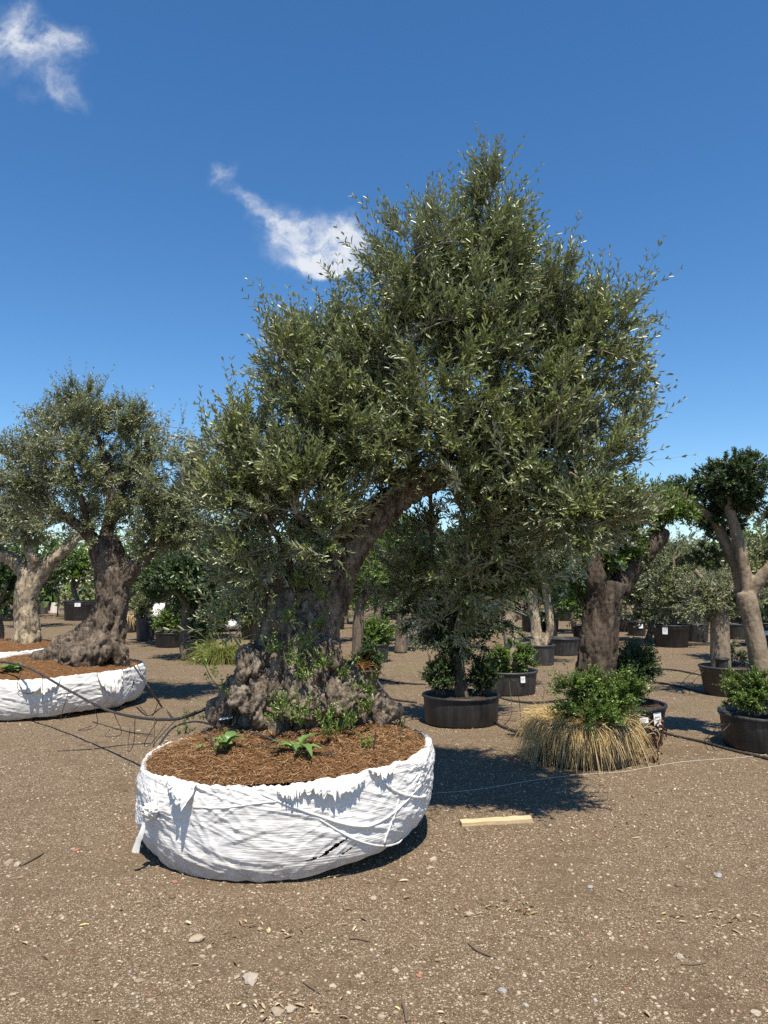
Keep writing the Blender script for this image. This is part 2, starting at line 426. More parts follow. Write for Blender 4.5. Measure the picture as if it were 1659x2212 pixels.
# ------------------------------------------------------------------ foliage
def leaf_geo(base, d, n, L, w, hi, rnd):
    s = np.cross(d, n); L = L[:, None]; w = w[:, None]
    up = n * w * .55
    k = len(base)
    if hi:
        P = [base, base + d * L * .28 + s * w * .8 + up, base + d * L * .66 + s * w * .85 + up * .9 , base + d * L - n * L * .05,
             base + d * L * .66 - s * w * .85 + up * .9, base + d * L * .28 - s * w * .8 + up]
        V = np.stack(P, 1).reshape(-1, 3); o = (np.arange(k) * 6)[:, None]
        F = np.concatenate([o + np.array([[0, 1, 2, 3]]), o + np.array([[0, 3, 4, 5]])], 1).reshape(-1, 4)
    else:
        P = [base, base + d * L * .5 + s * w + up, base + d * L - n * L * .04, base + d * L * .5 - s * w + up]
        V = np.stack(P, 1).reshape(-1, 3); o = (np.arange(k) * 4)[:, None]
        F = np.concatenate([o + np.array([[0, 1, 2]]), o + np.array([[0, 2, 3]])], 1).reshape(-1, 3)
    return V, F, np.repeat(rnd, 2)

def grow(rng, st, d, L, pairs, leaf_len, leaf_w, bend, tint, spread=(.5, 1.0), up_bias=.35, tipscale=.6):
    """twigs -> leaf arrays and twig paths"""
    n = len(st)
    b = rng.normal(0, .28, (n, 3)) + np.asarray(bend)[None]
    t = (np.linspace(.1, 1, pairs)[None, :] + rng.uniform(-.35, .35, (n, pairs)) / pairs).clip(.03, 1)
    P = st[:, None] + (d[:, None] * t[..., None] + b[:, None] * (t ** 2)[..., None] * .5) * L[:, None, None]
    T = unit(d[:, None] + b[:, None] * t[..., None])
    ref = unit(rng.normal(0, 1, (n, 1, 3)))
    A = unit(np.cross(T, ref)); B = np.cross(T, A)
    ph = np.arange(pairs)[None, :] * (np.pi / 2) + rng.uniform(0, 6.28, (n, 1)) + rng.normal(0, .35, (n, pairs))
    out = []
    for sgn in (1, -1):
        perp = sgn * (A * np.cos(ph)[..., None] + B * np.sin(ph)[..., None])
        al = rng.uniform(spread[0], spread[1], (n, pairs))[..., None]
        ld = unit(T * np.cos(al) + perp * np.sin(al) + rng.normal(0, .13, (n, pairs, 3)))
        ln = T * np.sin(al) - perp * np.cos(al) + np.array([0, 0, up_bias]) + rng.normal(0, .35, (n, pairs, 3))
        ln = unit(ln - ld * (ln * ld).sum(-1, keepdims=True))
        ll = leaf_len * rng.uniform(.7, 1.2, (n, pairs)) * (1 - (1 - tipscale) * t ** 3)
        lw = leaf_w * rng.uniform(.75, 1.2, (n, pairs)) * (.6 + .4 * ll / leaf_len)
        r = (tint[:, None] + rng.normal(0, .16, (n, pairs)) + .12 * t).clip(0, 1)
        out.append((P.reshape(-1, 3), ld.reshape(-1, 3), ln.reshape(-1, 3), ll.ravel(), lw.ravel(), r.ravel()))
    arr = [np.concatenate([o[i] for o in out]) for i in range(6)]
    tt = np.linspace(0, 1, 4)[None, :, None]
    path = st[:, None] + (d[:, None] * tt + b[:, None] * tt ** 2 * .5) * L[:, None, None]
    return arr, path

def nearest_node(nodes, pts):
    D = nodes[None] - pts[:, None]
    dist = np.linalg.norm(D, axis=2) + .6 * np.maximum(D[:, :, 2], 0)
    return nodes[dist.argmin(1)]

def crown_arrays(rng, lobes, nodes, n_br, tw_per, tl, pairs, ll, lw, up=.25, bend=(0, 0, .15), clump=2.2, thr=-.28, shoots=None, drift=.0, rad=(.3, 1.0), spread=(.5, 1.0)):
    """lobes: (centre, radii, weight)"""
    C = np.array([l[0] for l in lobes]); R = np.array([l[1] for l in lobes])
    wt = np.array([l[2] * (l[1][0] * l[1][1] * l[1][2]) ** .72 for l in lobes]); wt /= wt.sum()
    li = rng.choice(len(lobes), n_br, p=wt)
    u = unit(rng.normal(0, 1, (n_br, 3)))
    rough = np.array([1 + .32 * mn.noise(Vector(a * 1.9) + Vector((3.1 * i, 0, 0))) for a, i in zip(u, li)])
    rr = rng.uniform(rad[0] ** 2.2, rad[1], n_br) ** (1 / 2.2) * rough
    tgt = C[li] + u * rr[:, None] * R[li] * .86
    p0 = nearest_node(nodes, tgt)
    dist = np.linalg.norm(tgt - p0, axis=1, keepdims=True)
    p1 = (p0 + tgt) / 2 + np.array([0, 0, .18]) * dist + rng.normal(0, .1, (n_br, 3)) * dist
    tt = np.linspace(0, 1, 6)[None, :, None]
    bp = (1 - tt) ** 2 * p0[:, None] + 2 * tt * (1 - tt) * p1[:, None] + tt ** 2 * tgt[:, None]
    r0 = (.006 + .009 * dist.clip(.1, 1.2)) * (np.mean(R) / 1.0) ** .3
    br = r0 * np.linspace(1, .3, 6)[None, :]
    # twigs
    n = n_br * tw_per
    bi = np.repeat(np.arange(n_br), tw_per)
    t = 1 - rng.uniform(0, 1, n) ** 1.4 * np.minimum(.75, .55 / dist[bi, 0].clip(.3))
    t[::tw_per] = 1.0
    a, b, c = p0[bi], p1[bi], tgt[bi]; t_ = t[:, None]
    st = (1 - t_) ** 2 * a + 2 * t_ * (1 - t_) * b + t_ ** 2 * c
    tan = unit(2 * (1 - t_) * (b - a) + 2 * t_ * (c - b))
    ow = unit((st - C[li[bi]]) / R[li[bi]] + 1e-6)
    d = unit(.55 * tan + .75 * ow + np.array([0, 0, up]) + rng.normal(0, .42, (n, 3)))
    L = rng.uniform(tl[0], tl[1], n) * (.75 + .5 * rng.random(n) ** 3)
    keep = np.array([mn.noise(Vector(p * clump)) for p in st]) > thr
    st, d, L, bi = st[keep], d[keep], L[keep], bi[keep]
    tint_b = rng.normal(.42, .13, n_br)
    tint = tint_b[bi]
    if shoots is not None:
        s_, d_, l_ = shoots
        st = np.vstack([st, s_]); d = np.vstack([d, d_]); L = np.concatenate([L, l_]); tint = np.concatenate([tint, np.full(len(s_), .6)])
    arr, path = grow(rng, st, d, L, pairs, ll, lw, bend, tint, spread=spread)
    return arr, path, bp, br

def foliage_objs(parent, arr, path, bp, br, leafm, twigm, hi, twig_r, nleafobj=0, name='foliage'):
    base, d, n, L, w, r = arr
    if nleafobj:
        score = np.linalg.norm(base - np.array([0, 0, CAMH]), axis=1) - .25 * L * 40 * np.abs(d[:, 0])
        idx = np.argsort(score)[: nleafobj * 3][::3]
        mask = np.ones(len(base), bool); mask[idx] = False
        me0 = []
        for q in range(3):
            V, F, R_ = leaf_geo(np.zeros((1, 3)), np.array([[0, 1., 0]]), np.array([[0, 0, 1.]]), np.ones(1), np.full(1, 1.0 if q == 0 else .9), True, np.array([.35 + .22 * q]))
            V[:, 0] *= 1.0
            o = mesh_np('leaf', V, F, leafm, rnd=R_); me0.append(o.data); bpy.data.objects.remove(o)
        from mathutils import Matrix
        for j in idx:
            o = bpy.data.objects.new('leaf', me0[int(j) % 3]); COL.objects.link(o); o.parent = parent
            s = np.cross(d[j], n[j])
            p = base[j] - np.array(parent.location)
            o.matrix_local = Matrix(((s[0] * w[j], d[j][0] * L[j], n[j][0] * w[j], p[0]), (s[1] * w[j], d[j][1] * L[j], n[j][1] * w[j], p[1]), (s[2] * w[j], d[j][2] * L[j], n[j][2] * w[j], p[2]), (0, 0, 0, 1)))
        base, d, n, L, w, r = [a[mask] for a in arr]
    off = np.array(parent.location) if parent is not None else np.zeros(3)
    if hi:                                                  # near leaves with a fuller outline, inner and far ones simple
        nr = base[:, 1] < np.quantile(base[:, 1], .42)
        V1, F1, R1 = leaf_geo(base[nr] - off, d[nr], n[nr], L[nr], w[nr], True, r[nr])
        V2, F2, R2 = leaf_geo(base[~nr] - off, d[~nr], n[~nr], L[~nr], w[~nr] * 1.1, False, r[~nr])
        V, F, R_ = np.vstack([V1, V2]), [F1, F2 + len(V1)], np.concatenate([R1, R2])
    else:
        V, F, R_ = leaf_geo(base - off, d, n, L, w, False, r)
    fo = mesh_np(name, V, F, leafm, parent, rnd=R_); tag(fo, kind='stuff')
    if not hi: path = path[:, ::3] if len(path) else path; bp = bp[:, [0, 2, 4, 5]]; br = br[:, [0, 2, 4, 5]]
    if off[1] > 13: path = path[::6]                       # too far to tell every twig
    fr = np.linspace(1, .35, path.shape[1])[None] * twig_r * np.ones((len(path), 1))
    v1, f1 = tubes(path - off, fr, 3)
    v2, f2 = tubes(bp - off, br, 5 if hi else 3)
    to = mesh_np('twigs', np.vstack([v1, v2]), [f1[0], f2[0] + len(v1)], twigm, parent, smooth=True); tag(to, kind='stuff')
    return fo

def chains_to_nodes(chains):
    return np.vstack([spline(np.asarray(c)[:, :3], max(6, int(np.linalg.norm(np.diff(np.asarray(c)[:, :3], axis=0), axis=1).sum() / .08))) for c in chains])

def trunk_mesh(name, chains, mat, parent, voxel, disp, sides=18, seed=0):
    """chains: list of (x,y,z,r) lists, fused by voxel remesh and roughened"""
    bm = bmesh.new(); off = Vector(parent.location)
    V, F, base = [], [], 0
    for c in chains:
        c = np.asarray(c, float)
        ln = np.linalg.norm(np.diff(c[:, :3], axis=0), axis=1).sum()
        S = spline(c, max(8, int(ln / .05)))
        # round ends: shrink
        v, f = tubes(S[None, :, :3] - np.array(off), S[None, :, 3].clip(.004), sides, cap=True)
        V.append(v); F.append([x + base for x in f]); base += len(v)
    allq = np.concatenate([f[0] for f in F]); allc = np.concatenate([f[1] for f in F])
    o = mesh_np(name, np.vstack(V), [allq, allc], mat, None, smooth=True)
    if voxel:
        md = o.modifiers.new('r', 'REMESH'); md.mode = 'VOXEL'; md.voxel_size = voxel; md.use_smooth_shade = True
        dg = bpy.context.evaluated_depsgraph_get()
        me = bpy.data.meshes.new_from_object(o.evaluated_get(dg)); old = o.data
        o.modifiers.clear(); o.data = me; bpy.data.meshes.remove(old); me.name = name
        if not me.materials: me.materials.append(mat)
    me = o.data; n = len(me.vertices)
    co = np.empty(n * 3, np.float32); me.vertices.foreach_get('co', co); co = co.reshape(-1, 3)
    no = np.empty(n * 3, np.float32); me.vertex_normals.foreach_get('vector', no); no = no.reshape(-1, 3)
    d = np.array([disp(Vector(p) + off, seed) for p in co])
    me.vertices.foreach_set('co', (co + no * d[:, None]).astype(np.float32).ravel())
    me.polygons.foreach_set('use_smooth', np.ones(len(me.polygons), bool))
    me.update(); o.parent = parent
    return o

def disp_gnarl(amp_big, amp_fur, amp_fine, base_z, fade, zs=1.0):
    def f(p, s):
        k = max(0., min(1., 1 - (p.z - base_z) / fade))          # gnarled at the foot, furrowed above
        sv = Vector((s * 1.7, 0, 0))
        q = p + mn.noise_vector(p * 4.0 + sv) * .06 + mn.noise_vector(p * 13.0 + sv) * .012
        big = mn.noise(Vector((q.x * 5.5, q.y * 5.5, q.z * 3.2)) + sv)
        knob = max(0, mn.noise(q * 8.5 + sv) - .12) * k                                   # burrs
        n1 = abs(mn.noise(Vector((q.x * 8, q.y * 8, q.z * 2.0 * zs)) + sv)); n2 = abs(mn.noise(Vector((q.x * 19, q.y * 19, q.z * 4.2 * zs)) + sv)); n3 = abs(mn.noise(Vector((q.x * 40, q.y * 40, q.z * 12 * zs)) + sv))
        c1 = max(0., 1 - n1 / .13); c2 = max(0., 1 - n2 / .16); c3 = max(0., 1 - n3 / .2)  # fissures: deep, middling, fine
        hole = max(0., mn.noise(p * 4.2 + Vector((s, 7, 3))) - .34) * (k + .25)            # hollows
        fine = mn.noise(p * 60) + .6 * mn.noise(p * 120)
        return amp_big * ((.35 + .65 * k) * big + 1.5 * knob - (.35 + .55 * k) * c1 - 3.0 * hole) - amp_fur * (.8 * c2 + .4 * c3 - .3) + amp_fine * fine
    return f
def disp_plain(amp, fur):
    def f(p, s):
        return amp * mn.noise(Vector((p.x * 6 + s, p.y * 6, p.z * 3))) + fur * (abs(mn.noise(Vector((p.x * 22 + s, p.y * 22, p.z * 4)))) * 2 - .5)
    return f

def pxc(depth, *pts):
    """chain given as (px, py, dy, radius_px)"""
    return [(*W(a, b, depth + dy), r * depth / FPX) for a, b, dy, r in pts]
def pxl(depth, *ls):
    """lobes given as (px, py, dy, rx_px, rz_px, ry_m, weight)"""
    return [(W(a, b, depth + dy), np.array([rx * depth / FPX, ry, rz * depth / FPX]), wgt) for a, b, dy, rx, rz, ry, wgt in ls]

def make_tree(name, label, base, chains, lobes, bark, leafm, cat='tree', voxel=0, disp=None, n_br=120, tw=10, tl=(.15, .35), pairs=8, ll=.055, lw=.008,
              twigm='twig', hi=False, twig_r=.0022, seed=1, shoots=None, nleaf=0, group=None, trunk_label=None, trunk_n=None, limb_k=.62, trunk_k=1.0, **kw):
    t = thing(name, label, cat, base, group)
    rng = np.random.default_rng(seed)
    tc = chains if trunk_n is None else chains[:trunk_n]
    tc = [[(*q[:3], q[3] * trunk_k) for q in c] for c in tc]
    tk = trunk_mesh('trunk', tc, M[bark], t, voxel, disp or disp_plain(.012, .006), seed=seed, sides=18 if voxel else 12)
    if trunk_label: tag(tk, trunk_label)
    if trunk_n is not None:
        for c in chains[trunk_n:]:
            trunk_mesh('limb', [[(*q[:3], q[3] * limb_k) for q in c]], M[bark], t, 0, disp_plain(.008, .004), seed=seed, sides=10)
    nodes = chains_to_nodes([c[len(c) // 3:] if i == 0 and len(chains) > 1 else c for i, c in enumerate(chains)])
    arr, path, bp, br = crown_arrays(rng, lobes, nodes, n_br, tw, tl, pairs, ll, lw, shoots=shoots, **kw)
    foliage_objs(t, arr, path, bp, br, M[leafm], M[twigm], hi, twig_r, nleaf)
    return t

def make_bush(name, label, base, lobes, leafm, n_br=60, tw=8, tl=(.08, .18), pairs=7, ll=.04, lw=.008, seed=1, group=None, cat='bush', stems=6, **kw):
    t = thing(name, label, cat, base, group)
    rng = np.random.default_rng(seed)
    b = np.asarray(base, float)
    nodes = []; P = []
    for i in range(stems):
        l = lobes[i % len(lobes)]
        e = l[0] + rng.normal(0, .4, 3) * l[1]
        p = spline([b + rng.normal(0, .03, 3) * [1, 1, 0], (b + e) / 2 + rng.normal(0, .03, 3), e], 7)
        P.append(p); nodes.append(p[2:])
    P = np.array(P)
    v, f = tubes(P - b, np.ones((stems, 1)) * np.linspace(.012, .005, 7)[None], 6)
    mesh_np('stems', v, f, M['twig_dark'], t, smooth=True)
    arr, path, bp, br = crown_arrays(rng, lobes, np.vstack(nodes), n_br, tw, tl, pairs, ll, lw, **kw)
    foliage_objs(t, arr, path, bp, br * .5, M[leafm], M['twig_dark'], False, .0016)
    return t

# ------------------------------------------------------------------ ground
def ground_h(x, y):
    return .018 * mn.noise(Vector((x * .6, y * .9, 1.3))) + .008 * mn.noise(Vector((x * 3, y * 3, 4.3))) + .004 * mn.noise(Vector((x * 9, y * 9, 7.3)))
def build_ground():
    xs = np.concatenate([np.linspace(-400, -9, 14)[:-1], np.linspace(-9, -4, 22)[:-1], np.linspace(-4, 4.5, 140)[:-1], np.linspace(4.5, 10, 24)[:-1], np.linspace(10, 400, 14)])
    ys = np.concatenate([np.linspace(-60, 1, 8)[:-1], np.linspace(1, 8, 120)[:-1], np.linspace(8, 16, 50)[:-1], np.linspace(16, 40, 20)[:-1], np.linspace(40, 700, 12)])
    X, Y = np.meshgrid(xs, ys)
    Z = np.array([ground_h(a, b) if -9 < a < 10 and 1 < b < 16 else 0. for a, b in zip(X.ravel(), Y.ravel())])
    edge = np.clip(np.minimum.reduce([X.ravel() + 9, 10 - X.ravel(), Y.ravel() - 1, 16 - Y.ravel()]), 0, 1)
    V = np.stack([X.ravel(), Y.ravel(), Z * edge], 1)
    ny, nx = X.shape; i = np.arange(ny * nx).reshape(ny, nx)
    F = np.stack([i[:-1, :-1], i[:-1, 1:], i[1:, 1:], i[1:, :-1]], -1).reshape(-1, 4)
    tag(mesh_np('ground', V, F, M['ground'], smooth=True), kind='structure')
build_ground()

def ico():
    bm = bmesh.new(); bmesh.ops.create_icosphere(bm, subdivisions=1, radius=1)
    V = np.array([v.co[:] for v in bm.verts]); F = np.array([[v.index for v in f.verts] for f in bm.faces]); bm.free(); return V, F
ICO_V, ICO_F = ico()
TUB = dict(c=np.array([-.61, 5.06]), R=.925)
def in_tub(x, y): return (x - TUB['c'][0]) ** 2 + (y - TUB['c'][1]) ** 2 < .8 ** 2
def build_gravel():
    rng = np.random.default_rng(3)
    def place(n, y0, y1, smin, smax, pw):
        y = np.sqrt(rng.uniform(y0 ** 2, y1 ** 2, n)); x = rng.uniform(-.62, .62, n) * y + rng.normal(0, .2, n)
        dens = np.array([mn.noise(Vector((a * .9, b * 1.6, 9))) + .6 * mn.noise(Vector((a * 3, b * 4, 5))) for a, b in zip(x, y)])
        k = (dens > rng.uniform(-.75, .55, n)) & ~((x + .643) ** 2 + (y - 5.1) ** 2 < .78 ** 2)
        x, y = x[k], y[k]
        s = smin + (smax - smin) * rng.uniform(0, 1, len(x)) ** pw
        return x, y, s
    parts = [place(34000, 2.5, 7.2, .003, .0105, 2.6), place(1700, 2.5, 7.5, .008, .017, 2.6), place(5000, 7.0, 13, .005, .015, 2.4)]
    x = np.concatenate([p[0] for p in parts]); y = np.concatenate([p[1] for p in parts]); s = np.concatenate([p[2] for p in parts])
    n = len(x)
    z = np.array([ground_h(a, b) for a, b in zip(x, y)])
    sc = np.stack([rng.uniform(.75, 1.35, n), rng.uniform(.6, 1.1, n), rng.uniform(.4, .75, n)], 1) * s[:, None]
    a = rng.uniform(0, 6.28, n); ca, sa = np.cos(a), np.sin(a)
    # small ones as octahedra-like (8 faces), big ones icosahedra
    def emit(sel, BV, BF):
        m = sel.sum(); jit = rng.normal(0, .16, (m, len(BV), 3))
        L = (BV[None] + jit) * sc[sel][:, None]
        R = np.stack([L[..., 0] * ca[sel][:, None] - L[..., 1] * sa[sel][:, None], L[..., 0] * sa[sel][:, None] + L[..., 1] * ca[sel][:, None], L[..., 2]], -1)
        V = R + np.stack([x[sel], y[sel], z[sel] + sc[sel][:, 2] * .25], 1)[:, None]
        F = (BF[None] + (np.arange(m) * len(BV))[:, None, None]).reshape(-1, 3)
        return V.reshape(-1, 3), F, np.repeat(rng.uniform(0, 1, m), len(BF))
    OV = np.array([[1, 0, 0], [-1, 0, 0], [0, 1, 0], [0, -1, 0], [0, 0, 1], [0, 0, -1.]]); OF = np.array([[0, 2, 4], [2, 1, 4], [1, 3, 4], [3, 0, 4], [2, 0, 5], [1, 2, 5], [3, 1, 5], [0, 3, 5]])
    big = s > .0075
    v1, f1, r1 = emit(~big, OV, OF); v2, f2, r2 = emit(big, ICO_V, ICO_F)
    o = mesh_np('gravel', np.vstack([v1, v2]), np.vstack([f1, f2 + len(v1)]), M['gravel'], rnd=np.concatenate([r1, r2]))
    tag(o, 'loose pale gravel strewn over the brown dusty yard', 'gravel', kind='stuff')
build_gravel()

def rock_mesh(rng, sx, sy, sz, mat, name='stone'):
    bm = bmesh.new(); bmesh.ops.create_icosphere(bm, subdivisions=2, radius=1)
    o = rng.uniform(0, 50, 3)
    for v in bm.verts:
        f = 1 + .35 * mn.noise(v.co * 1.3 + Vector(o)) + .12 * mn.noise(v.co * 3.5 + Vector(o))
        v.co = Vector((v.co.x * f * sx, v.co.y * f * sy, max(v.co.z * f, -.5) * sz))
    me = bpy.data.meshes.new(name); bm.to_mesh(me); bm.free(); me.materials.append(mat); return me
def build_stones():
    rng = np.random.default_rng(8)
    shared = [rock_mesh(rng, rng.uniform(.9, 1.3), rng.uniform(.6, 1), rng.uniform(.4, .7), M['stone']) for _ in range(6)]
    def put(me, p, s, label, group=None, rot=None):
        o = bpy.data.objects.new('stone', me); COL.objects.link(o)
        z = ground_h(p[0], p[1])
        o.location = (p[0], p[1], z + s * .2); o.scale = (s, s, s); o.rotation_euler = (0, 0, rng.uniform(0, 6.28) if rot is None else rot)
        tag(o, label, 'stone', group); return o
    special = [((20, 1862), .034, 'stone', 'largest pale stone lying at the left edge of the gravel'),
               ((38, 1868), .028, 'stone', 'pale angular stone just right of the largest stone at left edge'),
               ((165, 1836), .02, 'brick', 'dull red brick chip on the gravel left of the white tub'),
               ((425, 2030), .034, 'stone', 'broad flat cream stone in the foreground below the tub'),
               ((452, 2048), .02, 'stone', 'small cream stone touching the broad flat foreground stone'),
               ((540, 2118), .034, 'stone', 'large pale stone near the bottom edge, centre left'),
               ((300, 2118), .018, 'stone', 'tan pointed pebble in the lower left foreground'),
               ((600, 2190), .03, 'stone', 'pale lump in the leaf pile at the bottom edge'),
               ((628, 2182), .028, 'stone', 'tilted pale stone right of the leaf pile at the bottom'),
               ((808, 1943), .018, 'stone', 'white round stone standing proud below the tub shadow'),
               ((936, 1858), .026, 'stone', 'white stone just right of the tub shadow'),
               ((930, 1878), .02, 'stone', 'cream stone below the white stone by the tub shadow'),
               ((1015, 1974), .026, 'stone', 'wide cream stone right of centre in the foreground'),
               ((905, 2106), .012, 'brick', 'small red brick fragment in the centre foreground'),
               ((1085, 2140), .02, 'slate', 'flat grey stone in the lower centre foreground'),
               ((1470, 2072), .022, 'stone', 'white stone in the lower right foreground'),
               ((1552, 1892), .026, 'slate', 'grey slate piece half buried on the right'),
               ((1275, 1916), .018, 'slate', 'dark bluish stone right of centre'),
               ((1632, 2190), .02, 'stone', 'white pebble in the bottom right corner'),
               ((1490, 1876), .016, 'stone', 'pale stone left of the grey slate piece'),
               ((135, 1985), .016, 'stone', 'pale stone left foreground beside dusty wheel track')]
    for (px, py), s, mt, lab in special:
        me = shared[int(rng.integers(6))]
        if mt != 'stone': me = rock_mesh(rng, 1.1, .8, .5, M[mt])
        put(me, G(px, py), s, lab)
    for k in range(48):
        px, py = rng.uniform(0, 1659), rng.uniform(1800, 2212)
        p = G(px, py)
        if (p[0] + .643) ** 2 + (p[1] - 5.1) ** 2 < 1.02 ** 2: continue
        put(shared[k % 6], p, rng.uniform(.009, .015), 'small pale stone lying loose among the foreground gravel', 'small loose stones in the foreground')
build_stones()

def build_litter():
    rng = np.random.default_rng(21); n = 420
    y = np.sqrt(rng.uniform(2.6 ** 2, 9 ** 2, n)); x = rng.uniform(-.58, .58, n) * y
    c = [G(590, 2180), G(1060, 1960), G(560, 2010), G(1560, 1990)]
    for q, p in enumerate(c):
        m = slice(q * 22, q * 22 + 22); x[m] = p[0] + rng.normal(0, .12, 22); y[m] = p[1] + rng.normal(0, .06, 22)
    k = ~((x + .643) ** 2 + (y - 5.1) ** 2 < 1.0); x, y = x[k], y[k]; n = len(x)
    z = np.array([ground_h(a, b) for a, b in zip(x, y)]) + .006
    a = rng.uniform(0, 6.28, n)
    d = unit(np.stack([np.cos(a), np.sin(a), rng.normal(.05, .12, n)], 1)); nn = unit(np.stack([rng.normal(0, .25, n), rng.normal(0, .25, n), np.ones(n)], 1)); nn = unit(nn - d * (nn * d).sum(1, keepdims=True))
    V, F, R = leaf_geo(np.stack([x, y, z], 1), d, nn, rng.uniform(.02, .055, n), rng.uniform(.003, .008, n), True, rng.uniform(.1, 1, n))
    b = MB('dry_leaf_litter'); b.col(b.ramp(b.attr(), [(0, (.12, .07, .04)), (.35, (.26, .17, .09)), (.7, (.46, .37, .24)), (.95, (.55, .48, .3)), (1, (.5, .45, .06))])).rough(.8, .2)
    tag(mesh_np('leaf_litter', V, F, b.m, rnd=R), 'dry fallen leaves scattered over the gravel', 'leaves', kind='stuff')
    tw = [((165 + 905, 2010 + 60), (1012, 2036), .006, 'dark snapped twig lying diagonally in the centre foreground'),
          ((755, 2028), (800, 2034), .006, 'short twig with a green end left of centre foreground'),
          ((655, 2120), (690, 2148), .005, 'thin brown twig above the leaf pile at the bottom'),
          ((870, 2172), (878, 2210), .008, 'crumpled dark stick at the bottom edge'),
          ((1470, 2085), (1530, 2080), .004, 'thin pale stalk in the lower right'),
          ((45, 1870), (95, 1840), .007, 'bent dark root beside the stones at left edge')]
    for (a_, b_, r, lab) in tw:
        p, q = G(*a_), G(*b_); m = (p + q) / 2 + rng.normal(0, .012, 3)
        for v in (p, q, m): v[2] = ground_h(v[0], v[1]) + r
        o = tube_obj('twig', [p - p, m - p, q - p], [r * .7, r, r * .5], M['twig_dark'], n=12, sides=6); o.location = p
        tag(o, lab, 'twig')
build_litter()

# ------------------------------------------------------------------ wrapped root balls
def ray(px, py):
    u, v = (px - 829.5) / FPX, (1106 - py) / FPX
    return np.array([u, math.cos(PITCH) - v * math.sin(PITCH), math.sin(PITCH) + v * math.cos(PITCH)])
def cyl_hit(px, py, c, R):
    d = ray(px, py); a = d[0] ** 2 + d[1] ** 2; b = -2 * (d[0] * c[0] + d[1] * c[1]); k = c[0] ** 2 + c[1] ** 2 - R * R
    disc = b * b - 4 * a * k
    if disc < 0: disc = 0
    t = (-b - math.sqrt(disc)) / (2 * a); p = d * t + np.array([0, 0, CAMH])
    return math.atan2(p[1] - c[1], p[0] - c[0]) % (2 * math.pi), p[2]

